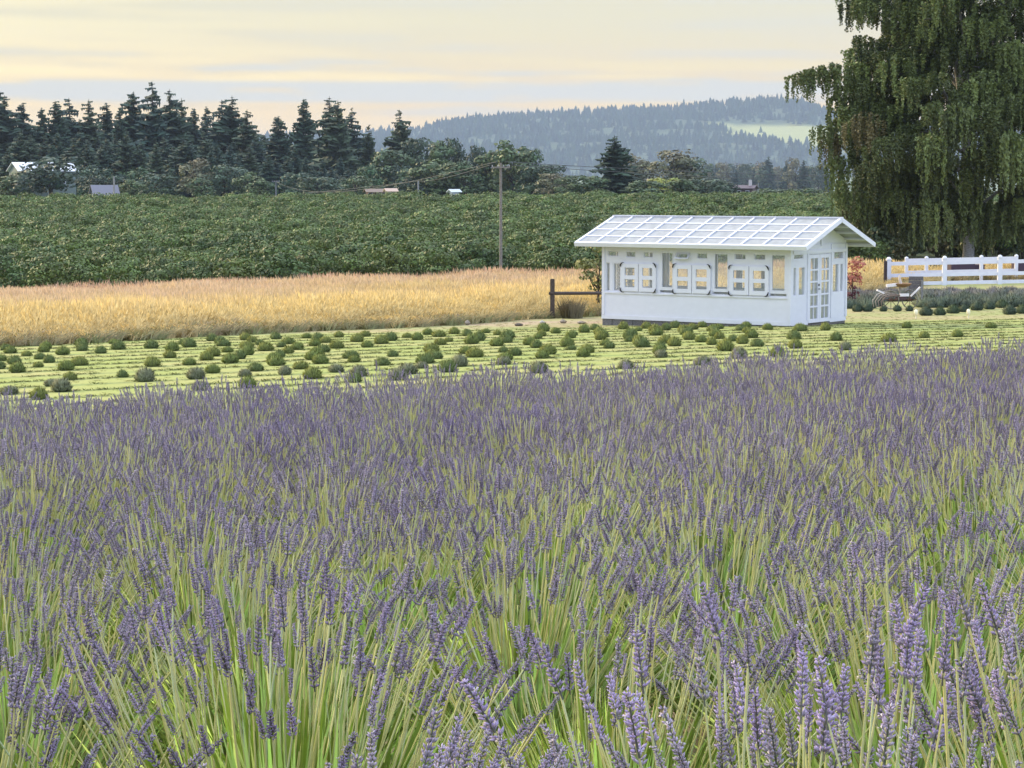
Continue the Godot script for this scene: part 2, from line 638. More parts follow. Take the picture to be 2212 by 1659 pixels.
func limbs_mesh(h: float, w: float, r: float, col: Color, seed_: int) -> ArrayMesh:
	rng.seed = seed_
	var mb := MB.new()
	mb.tube([Vector3.ZERO, Vector3(0, h * 0.35, 0), Vector3(w * 0.03, h * 0.8, 0)], [r, r * 0.7, r * 0.15], 7, col)
	for k in 6:
		var a := TAU * k / 6.0 + rnd(-0.4, 0.4)
		var y := h * rnd(0.2, 0.5)
		var o := Vector3(cos(a), 0, sin(a))
		mb.tube([Vector3(0, y, 0), o * w * 0.16 + Vector3(0, y + h * 0.14, 0), o * w * 0.3 + Vector3(0, y + h * 0.3, 0)], [r * 0.5, r * 0.3, r * 0.08], 5, col)
	return mb.mesh()


# ---------------------------------------------------------------- trees beyond the orchard
var conifers := []          # [crown, trunk, height]
var broads := []

func make_tree(called: String, label: String, group: String, at: Vector3, kind: Array, height: float, wide := 1.0) -> Node3D:
	var o := thing(called, label, "tree", at, rnd(0, TAU), group)
	var s: float = height / kind[2]
	part("trunk", kind[1], M.bark, o)
	part("crown", kind[0], kind[3], o)
	o.scale = Vector3(s * wide, s, s * wide)
	return o

func build_far_trees() -> void:
	var dark := [L(0.034, 0.064, 0.036), L(0.044, 0.070, 0.034), L(0.028, 0.058, 0.040)]
	for k in 8:
		var h := 26.0
		conifers.append([conifer_crown(h, [5.2, 5.8, 4.6, 6.2, 5.4, 5.6, 4.4, 6.2][k], dark[k % 3], [0.12, 0.3, 0.15, 0.4, 0.2, 0.55, 0.12, 0.4][k], 100 + k), trunk_mesh(h, 0.42, L(0.06, 0.05, 0.04)), h, M.conifer])
	for k in 7:
		var col: Color = [L(0.07, 0.11, 0.045), L(0.09, 0.13, 0.05), L(0.06, 0.10, 0.055), L(0.14, 0.14, 0.075), L(0.08, 0.125, 0.05), L(0.26, 0.30, 0.07), L(0.045, 0.075, 0.045)][k]
		broads.append([broad_crown(10.0, [8.0, 7.0, 9.5, 7.5, 6.0, 8.0, 9.0][k], col, 30, 0.42, 60, 200 + k, 0.16), limbs_mesh(10.0, 8.0, 0.28, L(0.10, 0.085, 0.07), 300 + k), 10.0, M.leaf])
	rng.seed = 99
	# the skyline firs one by one: column, row of the tip, kind, width
	var firs := [[8, 188, 0, 1.3], [22, 205, 3, 1.4], [62, 222, 2, 1.3], [100, 232, 0, 1.0], [130, 218, 6, 1.3], [160, 212, 5, 1.1], [202, 214, 1, 1.1], [240, 222, 2, 1.3], [268, 232, 6, 1.0], [298, 198, 0, 1.4], [338, 176, 5, 1.0], [375, 192, 3, 1.2], [400, 212, 1, 1.0], [428, 234, 6, 1.0], [452, 230, 2, 1.0], [486, 216, 5, 1.2], [508, 206, 3, 1.3], [540, 236, 1, 1.2], [606, 250, 0, 1.3], [660, 214, 6, 1.2], [716, 208, 3, 1.25], [734, 216, 1, 1.1], [764, 232, 5, 1.1], [800, 268, 7, 0.9], [866, 236, 7, 1.15]]
	var said := {8: "tall fir at the left edge of the skyline forest", 298: "broad dark fir just left of the thin bare-topped one", 338: "tallest fir on the skyline with a thin see-through top", 375: "dark fir right of the thinnest tallest tree", 606: "stout fir standing before the gap in the forest", 660: "slender pointed fir on the skyline like a spire", 716: "big ragged fir with a broad dark crown near the forest end", 764: "leaning open fir with drooping boughs at the forest end", 866: "lone fir standing apart at the right end of the forest"}
	for f in firs:
		var d := rnd(440.0, 480.0)
		var at := onu(f[0], d)
		var tip := spot(f[0], f[1], d)
		make_tree("fir_tree", said.get(f[0], "dark skyline fir above the white-roofed house" if f[0] < 210 else "dark skyline fir left of the tallest fir" if f[0] < 338 else "dark skyline fir right of the tallest fir" if f[0] < 580 else "dark skyline fir near the right end of the forest"), "firs of the forest on the left", at, conifers[f[2]], tip.y - at.y, f[3] * 1.2)
	for k in 92:                                               # the ranks behind and before them
		var front := k % 2 == 0
		var d := rnd(400.0, 436.0) if front else rnd(486.0, 540.0)
		var u := -60.0 + 10.0 * k + rnd(-9, 9)
		var skyline := 255.0 if u < 560.0 else 290.0 if u < 830.0 else 320.0
		var v := skyline + (rnd(25, 75) if front else rnd(0, 25))
		if u > 800.0: v += 15.0
		var at := onu(u, d)
		make_tree("fir_tree", ("lower fir in front of the skyline row, " if front else "dark fir deep in the forest, ") + ("above the white-roofed house" if u < 210.0 else "below the tallest fir" if u < 480.0 else "left of the slender pointed fir" if u < 660.0 else "at the right end of the forest"), "lower firs before the skyline row" if front else "firs deep in the forest", at, conifers[rng.randi() % 8], spot(u, v, d).y - at.y, rnd(1.25, 1.8))
	# leafy trees and bushes along the foot of the forest and to its right: column, top row, depth, kind, width, label
	var leafy := [
		[55, 368, 360, 1, 1.5, "green leafy tree in front of the pale gabled house"], [118, 326, 352, 6, 1.35, "dark round tree standing before the white house roof"], [225, 372, 370, 6, 1.3, "dark bush right of the long white-roofed house"],
		[295, 385, 340, 1, 1.2, "pale green shrub right of the small grey-roofed shed"], [345, 372, 385, 2, 1.2, "bluish leafy tree below the skyline forest at the left"], [425, 340, 384, 3, 0.9, "brownish leafy tree halfway up the forest edge"],
		[440, 382, 372, 0, 1.1, "mid green bush at the forest foot left of the first small pole"], [490, 352, 382, 2, 1.0, "rounded bluish tree at the forest foot"], [540, 368, 376, 1, 1.1, "leafy tree beside the thin grey pole"], [566, 385, 370, 4, 1.3, "low leafy bush beside the thin grey pole"],
		[690, 380, 384, 2, 1.5, "low dark tree under the big ragged fir"], [770, 378, 388, 0, 1.2, "dark leafy tree above the red barn"],
		[850, 318, 420, 0, 1.15, "leafy tree under the lone fir"], [905, 292, 440, 2, 0.9, "bluish tree right of the lone fir"], [950, 300, 425, 4, 1.1, "narrow leafy tree in the middle of the tree belt"], [985, 282, 438, 6, 0.7, "dark pointed tree against the hazy hill"],
		[935, 338, 400, 1, 1.3, "broad light green tree in the middle of the tree belt"], [1005, 345, 396, 0, 1.1, "round green tree left of the utility pole"], [1025, 300, 420, 6, 0.55, "slim dark tree left of the utility pole"],
		[1060, 322, 398, 4, 1.1, "leafy tree behind the top of the utility pole"], [1108, 296, 392, 1, 1.25, "tallest leafy tree, right of the utility pole"], [1150, 318, 390, 0, 0.9, "right shoulder of the leafy tree belt beside the pole"], [1172, 352, 386, 2, 1.0, "lower leafy tree at the right end of the belt"], [1195, 372, 380, 3, 1.2, "brownish bush at the right end of the tree belt"],
		[1240, 376, 330, 0, 1.3, "round dark green tree left of the lone dark spruce"], [1282, 378, 332, 4, 1.4, "round green tree touching the lone dark spruce"],
		[1370, 330, 480, 3, 1.1, "olive brown tree right of the lone dark spruce"], [1400, 345, 484, 3, 1.0, "olive brown tree between the spruce and the wide round tree"], [1455, 320, 440, 3, 1.35, "wide round olive tree right of the lone spruce"], [1482, 336, 444, 2, 1.1, "bluish right half of the wide round tree"],
		[1395, 388, 330, 0, 1.8, "low green bush behind the greenhouse ridge"], [1430, 380, 336, 5, 1.1, "yellow-green shrub below the wide round tree"], [1470, 385, 332, 4, 1.6, "grey-green shrub below the wide round tree"], [1520, 384, 340, 2, 1.6, "bluish shrub left of the dark red house"],
		[1648, 405, 280, 1, 1.9, "round shrub right of the dark red house"], [1690, 415, 276, 2, 1.9, "low shrub in the hollow right of the red house"], [1750, 405, 290, 0, 1.8, "low shrub beside the hanging birch branches"]]
	for t in leafy:
		var at := onu(t[0], t[2])
		var hgt: float = maxf(2.0, spot(t[0], t[1], t[2]).y - at.y)
		make_tree("leafy_tree", t[5], "leafy trees beyond the orchard", at, broads[t[3]], hgt, t[4] * minf(1.6, 10.5 / maxf(hgt, 4.0)))
	var at0 := onu(1325, 345)
	make_tree("spruce_tree", "lone dark spruce with ragged level boughs before the hazy hill", "", at0, conifers[3], spot(1325, 292, 345).y - at0.y, 2.0)
	# thicket that closes the foot of the tree belt
	var tw := [[], [], []]
	var tt := [[], [], []]
	for k in 260:
		var u := rnd(-80.0, 1560.0)
		var d := rnd(396.0, 470.0)
		var h := rnd(3.0, 7.0) if u < 1190.0 else rnd(2.0, 3.6)
		var j := rng.randi() % 3
		tw[j].append(Transform3D(Basis(Vector3.UP, rnd(0, TAU)).scaled(Vector3(0.75, h / 10.0, 0.75)), onu(u, d) - Vector3(0, 0.6, 0)))
		var g := rnd(0.6, 1.1)
		tt[j].append(L(g * 0.8, g, g * 1.0))
	var th := thing("thicket", "dark undergrowth closing the foot of the tree belt", "undergrowth")
	th.set_meta("kind", "stuff")
	for j in 3:
		copies("undergrowth", broads[[0, 2, 6][j]][0], M.leaf, th, tw[j], tt[j])
	# hazy row of trees on the right, a kilometre off
	for k in 22:
		var u := 1520.0 + 12.6 * k + rnd(-4, 4)
		var d := rnd(880.0, 1000.0)
		var at := onu(u, d)
		var v: float = [372, 352, 358, 346, 350, 362, 355, 344][k % 8] + rnd(-6, 8)
		if k % 3 == 2:
			make_tree("hazy_fir", "dark pointed tree in the hazy row left of the birch", "hazy trees at the foot of the hill", at, conifers[k % 8], spot(u, v - 4, d).y - at.y, 1.3)
		else:
			make_tree("hazy_tree", "pale leafy tree in the hazy row left of the birch", "hazy trees at the foot of the hill", at, broads[[3, 2, 0][k % 3]], spot(u, v, d).y - at.y, 0.85)


# ---------------------------------------------------------------- orchard
func orchard_bush(seed_: int) -> ArrayMesh:
	rng.seed = seed_
	var mb := MB.new()
	for k in 5:
		var a := TAU * k / 5.0 + rnd(-0.3, 0.3)
		mb.tube([Vector3(cos(a) * 0.08, 0, sin(a) * 0.08), Vector3(cos(a) * 0.45, 0.9, sin(a) * 0.45)], [0.035, 0.015], 4, L(0.12, 0.09, 0.06), null, false)
	for k in 17:
		var a := rnd(0, TAU)
		var y := rnd(0.45, 1.6)
		var rr := rnd(0.2, 0.95) * sqrt(maxf(0.1, 1.0 - pow((y - 0.75) / 1.1, 2.0)))
		var g := rnd(0.7, 1.35)
		blob(mb, Vector3(cos(a) * rr, y, sin(a) * rr), Vector3(0.5, 0.26, 0.5) * rnd(0.8, 1.2), 85, 0.088, L(0.090 * g, 0.136 * g * rnd(0.92, 1.1), 0.032 * g), 0.35)
	return mb.mesh()

func build_orchard() -> void:
	var kinds := []
	for k in 5:
		kinds.append(orchard_bush(400 + k))
	var leaf_tints := [mat(L(0.8, 0.82, 0.8), 0.6, 0.5), mat(L(1.0, 1.0, 0.9), 0.6, 0.5), mat(L(1, 0.95, 0.75), 0.6, 0.5), mat(L(0.7, 0.78, 0.8), 0.6, 0.5)]
	rng.seed = 41
	var made := []
	var d := 102.0
	while d < 232.0:
		var x := -0.27 * d - 4.0
		while x < 0.30 * d + 6.0:
			var dd := d + rnd(-0.5, 0.5) + gold_far(x) - 99.5
			var u := 1106.0 + x / dd * F
			if dd < 226.0 and not (u > 1880.0 and dd < 122.0) and not (absf(u - 1082.0) < 42.0 and dd < 104.0):
				made.append([dd, x + rnd(-0.4, 0.4), rnd(0.85, 1.25), rng.randi() % 5, rnd(0, TAU), rnd(0.8, 1.25)])
			x += 1.75
		d += 2.9
	made.sort_custom(func(a, b): return a[0] < b[0])
	var rest := []
	var tints := []
	for k in kinds.size():
		rest.append([])
		tints.append([])
	var n := 0
	for m in made:
		var at := on(m[1], m[0])
		var inside: bool = absf(m[1]) < 0.236 * m[0]
		if n < 290 and inside:
			n += 1
			var near: bool = m[0] < 106.0
			var ub: float = 1106.0 + m[1] / m[0] * F
			var side := "at the left of the field" if ub < 500.0 else "left of the tall pole" if ub < 1080.0 else "between the tall pole and the greenhouse" if ub < 1270.0 else "behind the greenhouse" if ub < 1860.0 else "under the birch"
			var o := part("orchard_bush", kinds[m[3]], leaf_tints[n % 4], self, at, m[4])
			o.scale = Vector3(m[2] * 1.1, m[2], m[2] * 1.1)
			tag(o, ("orchard bush in the front row, " if near else "orchard bush behind the front row, ") + side, "bush", ("front orchard row, " if near else "inner orchard rows, ") + side)
			continue
		rest[m[3]].append(Transform3D(Basis(Vector3.UP, m[4]).scaled(Vector3(m[2] * 1.1, m[2], m[2] * 1.1)), at))
		tints[m[3]].append(L(m[5], m[5], m[5] * rnd(0.85, 1.1)))
	var o := thing("orchard_rows", "dense green rows of orchard bushes running back to the trees", "orchard")
	o.set_meta("kind", "stuff")
	for k in kinds.size():
		copies("bush_rows", kinds[k], M.leaf, o, rest[k], tints[k])


# ---------------------------------------------------------------- weeping birch
func strand_mesh(seed_: int) -> ArrayMesh:
	rng.seed = seed_
	var mb := MB.new()
	var k := 0
	var side := Vector3.ZERO
	while k < 80:
		var t := k / 80.0
		side = side * 0.9 + Vector3(rnd(-1, 1), 0, rnd(-1, 1)) * 0.012
		var p := Vector3(0, -t, 0) + side + Vector3(rnd(-1, 1), 0, rnd(-1, 1)) * 0.075 * (1.0 - 0.55 * t)
		var g := rnd(0.65, 1.35)
		leaf(mb, p, Vector3(rnd(-1, 1), rnd(-0.2, 0.7), rnd(-1, 1)).normalized(), 0.062 * (1.15 - 0.5 * t), Color(g, g, g), 1.7)
		k += 1
	return mb.mesh()

func build_birch() -> void:
	var strands := [strand_mesh(501), strand_mesh(502), strand_mesh(503)]
	rng.seed = 51
	var base := onu(2086, 113)
	var o := thing("weeping_birch", "huge weeping birch with hanging dark green curtains and a white trunk", "tree", base)
	var px := 113.0 / F                                       # metres to a pixel of the photograph there
	var white := L(0.85, 0.84, 0.80)
	var dark := L(0.16, 0.14, 0.12)
	var tk := MB.new()
	tk.tube([Vector3(0, -0.2, 0), Vector3(0.02, 0.5, 0), Vector3(0.05, 2.2, 0.05), Vector3(-0.1, 5.0, 0.1), Vector3(-0.5, 8.5, 0.2), Vector3(-1.0, 11.5, 0.4), Vector3(-1.5, 15.0, 0.2), Vector3(-1.6, 18.5, 0)], [0.42, 0.31, 0.27, 0.24, 0.2, 0.16, 0.1, 0.04], 9, white)
	part("trunk", tk.mesh(), M.birch_bark, o)
	var lb := MB.new()
	var tips := []
	for k in 26:
		var a := k * 2.4 + rnd(-0.4, 0.4)
		var y := 2.6 + 0.55 * k
		var reach := rnd(3.0, 5.6) * (1.0 if y < 11.0 else 0.7)
		var rise := rnd(1.2, 3.2)
		var out := Vector3(cos(a), 0, sin(a))
		var from := Vector3(-0.08 * y, y, 0.1)
		var mid := from + out * reach * 0.5 + Vector3(0, rise * 0.8, 0)
		var tip := from + out * reach + Vector3(0, rise * 0.7, 0)
		lb.tube([from, mid, tip], [0.11, 0.07, 0.02], 6, white, dark)
		tips.append(tip)
	# two pale forked limbs that show through the leaves near the top of the picture
	lb.tube([Vector3(-0.3, 8.2, 0.3), Vector3(-0.55, 10.4, 1.6), Vector3(-1.2, 13.0, 2.6)], [0.13, 0.11, 0.05], 6, white)
	lb.tube([Vector3(-0.1, 9.0, 0.3), Vector3(0.1, 10.6, 1.9), Vector3(-0.5, 12.6, 2.9)], [0.11, 0.09, 0.04], 6, white)
	lb.tube([Vector3(0.05, 3.0, 0.1), Vector3(-0.9, 4.0, 1.4), Vector3(-1.9, 4.9, 2.2)], [0.12, 0.09, 0.03], 6, white)
	part("limb", lb.mesh(), M.birch_bark, o)
	# bunches of hanging twigs
	var out_l := [[-300, 240], [-60, 272], [30, 262], [70, 222], [90, 250], [140, 285], [250, 305], [300, 318], [340, 300], [400, 282], [460, 250]]
	var where := [[], [], []]
	var tints := [[], [], []]
	var spots := []
	for k in 620:
		var v := rnd(-300.0, 462.0)
		var lim := 0.0
		for j in out_l.size() - 1:
			if v >= out_l[j][0] and v <= out_l[j + 1][0]:
				lim = lerpf(out_l[j][1], out_l[j + 1][1], (v - out_l[j][0]) / float(out_l[j + 1][0] - out_l[j][0]))
		lim = (lim - 18.0) * px * rnd(0.82, 1.08)
		if v < -120.0: lim *= 1.0 - (-120.0 - v) / 260.0
		var a := rnd(0, TAU)
		var r := lim * sqrt(rnd(0.15, 1.0))
		spots.append([Vector3(cos(a) * r, (566.0 - v) * px, sin(a) * r * 0.9), r / lim, rnd(0.7, 1.2), rnd(0.9, 2.3) + (0.8 if v > 380.0 else 0.0)])
	for s in [[-285, 160, 0.5, 2.0], [-268, 175, -0.4, 2.6], [-255, 150, 0.9, 2.2], [-280, 215, 0.2, 2.2], [-262, 240, 0.8, 2.6], [-270, 265, -0.5, 2.6], [-372, 172, 0.3, 1.5], [-352, 165, 0.8, 1.7], [-330, 158, -0.3, 1.9], [-305, 150, 0.4, 1.6], [-318, 282, 0.6, 2.2], [-300, 300, -0.5, 3.0], [-285, 350, 0.3, 3.2], [-262, 18, 0.2, 1.6], [-240, 10, 0.9, 1.8], [-215, 6, -0.6, 1.8], [-190, 2, 0.3, 1.6], [-225, 105, 0.5, 2.4], [-250, 118, 0.0, 2.6],
			[-270, 400, 1.0, 2.6], [-240, 420, 0.5, 2.2], [-120, 300, 5.2, 2.6], [-75, 245, 5.6, 2.8], [-20, 240, 5.4, 2.4], [25, 300, 5.8, 3.2], [60, 320, 5.0, 3.0], [-95, 255, 5.3, 3.2], [100, 330, 4.6, 3.0]]:
		spots.append([Vector3(s[0] * px, (566.0 - s[1]) * px, s[2]), 1.0, 0.7 if s[0] < -150 else 0.95, s[3]])
	for s in spots:
		var c: Vector3 = s[0]
		var edge: float = s[1]
		var g := rnd(0.6, 1.5)
		var tint := L(0.105 * g, 0.14 * g, 0.036 * g)
		if c.x < -5.2 and c.y < 8.5 and rng.randf() < 0.2: tint = L(0.135, 0.12, 0.04)
		var count := int(13.0 * s[2] + 4.0)
		for k in count:
			var a := rnd(0, TAU)
			var rr: float = s[2] * 0.95 * sqrt(rng.randf())
			var top := c + Vector3(cos(a) * rr, 0.55 * (1.0 - rr * rr), sin(a) * rr)
			var len: float = s[3] * rnd(0.4, 1.1) * (1.0 - 0.25 * rr)
			len = minf(len, top.y - 0.55)
			if len < 0.4: continue
			var j := rng.randi() % 3
			var q := rnd(0.8, 1.25)
			var thick := rnd(1.1, 1.9)
			where[j].append(Transform3D(Basis(Vector3.UP, rnd(0, TAU)).scaled(Vector3(thick, len, thick)), top))
			tints[j].append(Color(tint.r * q, tint.g * q, tint.b * q))
	for j in 3:
		copies("crown", strands[j], M.leaf, o, where[j], tints[j])


# ---------------------------------------------------------------- greenhouse
const GL := 6.47
const GW := 3.54

func wall(mb: MB, a: Vector3, along: Vector3, into: Vector3, len: float, h: float, thick: float, holes: Array) -> void:
	var xs := [0.0, len]
	var ys := [0.0, h]
	for q in holes:
		for z in [q[0], q[1]]:
			if not xs.has(z): xs.append(z)
		for z in [q[2], q[3]]:
			if not ys.has(z): ys.append(z)
	xs.sort()
	ys.sort()
	var solid := func(i: int, j: int) -> bool:
		if i < 0 or j < 0 or i >= xs.size() - 1 or j >= ys.size() - 1: return false
		var cx: float = (xs[i] + xs[i + 1]) / 2
		var cy: float = (ys[j] + ys[j + 1]) / 2
		for q in holes:
			if cx > q[0] and cx < q[1] and cy > q[2] and cy < q[3]: return false
		return true
	for i in xs.size() - 1:
		for j in ys.size() - 1:
			if not solid.call(i, j): continue
			var p00: Vector3 = a + along * xs[i] + Vector3.UP * ys[j]
			var p10: Vector3 = a + along * xs[i + 1] + Vector3.UP * ys[j]
			var p11: Vector3 = a + along * xs[i + 1] + Vector3.UP * ys[j + 1]
			var p01: Vector3 = a + along * xs[i] + Vector3.UP * ys[j + 1]
			var t := into * thick
			mb.quad(p00, p01, p11, p10)
			mb.quad(p10 + t, p11 + t, p01 + t, p00 + t)
			if not solid.call(i - 1, j): mb.quad(p00 + t, p01 + t, p01, p00)
			if not solid.call(i + 1, j): mb.quad(p10, p11, p11 + t, p10 + t)
			if not solid.call(i, j - 1): mb.quad(p00 + t, p00, p10, p10 + t)
			if not solid.call(i, j + 1): mb.quad(p01, p01 + t, p11 + t, p11)

func frame_mesh(w: float, h: float, bar: float, deep: float, cols: Array, rows_: Array) -> ArrayMesh:   # a sash: outer bars, then bars at those fractions; origin at its lower left
	var mb := MB.new()
	mb.box(Vector3(bar / 2, h / 2, 0), Vector3(bar, h, deep))
	mb.box(Vector3(w - bar / 2, h / 2, 0), Vector3(bar, h, deep))
	mb.box(Vector3(w / 2, bar / 2, 0), Vector3(w - 2 * bar, bar, deep))
	mb.box(Vector3(w / 2, h - bar / 2, 0), Vector3(w - 2 * bar, bar, deep))
	for c in cols:
		mb.box(Vector3(c[0], h / 2, 0), Vector3(c[1], h - 2 * bar, deep * 0.8))
	for r in rows_:
		mb.box(Vector3(w / 2, r[0], 0), Vector3(w - 2 * bar, r[1], deep * 0.9))
	return mb.mesh()

func plate(w: float, h: float) -> ArrayMesh:
	var mb := MB.new()
	mb.box(Vector3(w / 2, h / 2, 0), Vector3(w, h, 0.006))
	return mb.mesh()

func window(parent: Node3D, at: Vector3, turn: float, w: float, h: float, bar := 0.03, cols := [], rows_ := []) -> MeshInstance3D:
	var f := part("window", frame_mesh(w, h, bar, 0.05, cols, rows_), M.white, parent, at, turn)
	part("pane", plate(w - 2 * bar + 0.01, h - 2 * bar + 0.01), M.glass, f, Vector3(bar - 0.005, bar - 0.005, -0.012))
	return f

func build_greenhouse() -> void:
	rng.seed = 61
	var base := spot(1708, 704.5, 64.0)
	var o := thing("greenhouse", "white greenhouse built of old windows with a white panelled roof", "greenhouse", base, deg_to_rad(-35))
	var H := 2.32
	var left := Vector3(-GL, 0, 0)
	var th := 0.11
	# front wall
	var talls := [[2.09, 2.52], [3.90, 4.40], [5.81, 6.29]]
	var groups := [[0.71, 1.94], [2.55, 3.82], [4.46, 5.76]]
	var holes := [[0.18, 0.58, 1.90, 2.08], [0.13, 0.27, 0.84, 1.72], [0.38, 0.66, 0.84, 1.72]]
	for t in talls:
		holes.append([t[0], t[1], 0.98, 2.07])
		holes.append([t[0] - 0.04, t[1] + 0.03, 0.85, 0.925])
	for g in groups:
		holes.append([g[0] + 0.07, g[1] - 0.07, 0.90, 1.66])
		var m: float = (g[0] + g[1]) / 2
		holes.append([g[0] + 0.14, m - 0.14, 1.885, 2.06])
		holes.append([m + 0.14, g[1] - 0.14, 1.885, 2.06])
	var mb := MB.new()
	wall(mb, left, Vector3.RIGHT, Vector3(0, 0, -1), GL, H, th, holes)
	mb.box(Vector3(-GL / 2, 0.06, 0.012), Vector3(GL + 0.02, 0.12, 0.024))
	mb.box(Vector3(-GL / 2, 0.80, 0.015), Vector3(GL - 0.2, 0.045, 0.03))
	mb.box(Vector3(-GL + 0.05, H / 2 + 0.06, 0.014), Vector3(0.1, H - 0.13, 0.028))
	mb.box(Vector3(-0.05, H / 2 + 0.06, 0.014), Vector3(0.1, H - 0.13, 0.028))
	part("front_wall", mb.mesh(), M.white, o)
	for t in talls:
		window(o, left + Vector3(t[0], 0.98, -0.02), 0, t[1] - t[0], 1.09, 0.035)
		part("pane", plate(t[1] - t[0] + 0.07, 0.075), M.glass, o, left + Vector3(t[0] - 0.04, 0.85, -0.06))
	window(o, left + Vector3(0.18, 1.90, -0.04), 0, 0.40, 0.18, 0.025)
	window(o, left + Vector3(0.13, 0.84, -0.04), 0, 0.14, 0.88, 0.02)
	window(o, left + Vector3(0.38, 0.84, -0.04), 0, 0.28, 0.88, 0.03)
	for gi in 3:
		var g: Array = groups[gi]
		var w: float = (g[1] - g[0]) / 2 - 0.012
		for s in 2:
			var x: float = g[0] + s * (w + 0.024)
			var sash := part("casement_window", frame_mesh(w, 0.84, 0.125, 0.05, [], [[0.42, 0.12]]), M.white, o, left + Vector3(x, 0.86, 0.03))
			for r in 2:
				part("pane", plate(w - 0.24, 0.25), M.glass, sash, Vector3(0.12, 0.12 + r * 0.36, -0.008))
			var m: float = (g[0] + g[1]) / 2
			var tx: float = g[0] + 0.14 if s == 0 else m + 0.14
			var tw: float = (m - g[0]) - 0.28
			if gi == 1 and s == 0:                              # one small top light is propped open
				var awn := part("awning_window", frame_mesh(tw + 0.12, 0.25, 0.05, 0.03, [], []), M.white, o, left + Vector3(tx - 0.06, 1.87, 0.16))
				awn.rotation.x = deg_to_rad(-42)
				part("pane", plate(tw + 0.04, 0.16), M.glass, awn, Vector3(0.04, 0.045, -0.006))
			else:
				window(o, left + Vector3(tx, 1.885, -0.04), 0, tw, 0.175, 0.02)
		for c in 4:                                             # black iron hooks at the corners of each pair
			var sx := -1.0 if c % 2 == 0 else 1.0
			var sy := -1.0 if c < 2 else 1.0
			var hk := MB.new()
			hk.tube([Vector3(sx * -0.085, sy * 0.07, 0.01), Vector3(sx * -0.03, sy * 0.065, 0.03), Vector3(sx * 0.015, sy * 0.03, 0.04), Vector3(sx * 0.035, sy * -0.02, 0.03), Vector3(sx * 0.035, sy * -0.065, 0.01)], [0.007, 0.014, 0.024, 0.020, 0.008], 6)
			part("iron_hook", hk.mesh(), M.black, o, left + Vector3(g[0] + 0.03 if c % 2 == 0 else g[1] - 0.03, 0.90 if c < 2 else 1.66, 0.06))
	# gable wall with the double door, facing right
	var gm := MB.new()
	var gh := [[0.15, 0.75, 1.91, 2.07], [0.13, 0.32, 0.85, 1.70], [0.46, 0.86, 0.85, 1.70], [1.07, 2.47, -0.01, 2.04], [2.70, 3.32, 1.85, 2.09], [2.62, 3.02, 0.86, 1.73], [3.12, 3.32, 0.86, 1.73]]
	wall(gm, Vector3(0, 0, -th - 0.002), Vector3(0, 0, -1), Vector3(-1, 0, 0), GW - 2 * th - 0.004, H, th, gh.map(func(q): return [q[0] - th, q[1] - th, q[2], q[3]]))
	gm.box(Vector3(0.014, H / 2 + 0.06, -GW + 0.05), Vector3(0.028, H - 0.13, 0.1))
	gm.box(Vector3(0.014, H / 2 + 0.06, -1.02), Vector3(0.028, H - 0.13, 0.08))
	gm.box(Vector3(0.014, H / 2 + 0.06, -2.53), Vector3(0.028, H - 0.13, 0.08))
	gm.box(Vector3(0.012, 2.12, -GW / 2), Vector3(0.024, 0.09, GW - 0.2))
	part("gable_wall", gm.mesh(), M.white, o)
	var q90 := PI / 2
	for w in [[0.15, 1.91, 0.60, 0.16], [0.13, 0.85, 0.19, 0.85], [0.46, 0.85, 0.40, 0.85], [2.70, 1.85, 0.62, 0.24], [2.62, 0.86, 0.40, 0.87], [3.12, 0.86, 0.20, 0.87]]:
		window(o, Vector3(-0.03, w[1], -w[0]), q90, w[2], w[3], 0.028)
	for s in 2:
		var dw := 0.69
		var door := part("door", frame_mesh(dw, 2.0, 0.11, 0.045, [[dw / 2, 0.03]], [[0.47, 0.05], [0.82, 0.05], [1.20, 0.05], [1.55, 0.05]]), M.white, o, Vector3(-0.012, 0.03, -1.075 - s * 0.70), q90)
		var ys := [0.11, 0.49, 0.85, 1.22, 1.57]
		var hs := [0.34, 0.31, 0.33, 0.31, 0.32]
		for r in 5:
			for c in 2:
				part("pane", plate(dw / 2 - 0.12, hs[r]), M.glass, door, Vector3(0.108 + c * (dw / 2 - 0.098), ys[r], -0.006))
		if s == 0:
			var hd := MB.new()
			hd.tube([Vector3(0, 0, 0), Vector3(0, 0, 0.05), Vector3(-0.1, 0, 0.06)], [0.02, 0.014, 0.012], 7)
			hd.box(Vector3(0, 0.12, 0.01), Vector3(0.05, 0.06, 0.03))
			part("handle", hd.mesh(), M.black, door, Vector3(dw - 0.055, 0.98, 0.02))
	# end wall on the left and wall at the back, mostly glass
	var em := MB.new()
	var eh := []
	for k in 5:
		eh.append([0.12 + k * 0.64, 0.66 + k * 0.64, 0.86, 2.06])
	wall(em, Vector3(-GL, 0, -th - 0.002), Vector3(0, 0, -1), Vector3(1, 0, 0), GW - 2 * th - 0.004, H, th, eh)
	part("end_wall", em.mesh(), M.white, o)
	for q in eh:
		window(o, Vector3(-GL + 0.05, q[2], -th - q[0] - (q[1] - q[0])), -q90, q[1] - q[0], 1.2, 0.03)
	var bm := MB.new()
	var bh := []
	for k in 7:
		bh.append([0.25 + k * 0.88, 0.99 + k * 0.88, 0.86, 2.06])
	wall(bm, Vector3(-GL, 0, -GW + th), Vector3.RIGHT, Vector3(0, 0, -1), GL, H, th, bh)
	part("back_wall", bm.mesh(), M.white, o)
	for q in bh:
		window(o, Vector3(-GL + q[0], q[2], -GW + 0.05), 0, q[1] - q[0], 1.2, 0.03)
	# gable triangles
	var rise := 0.78
	var half := GW / 2 + 0.45
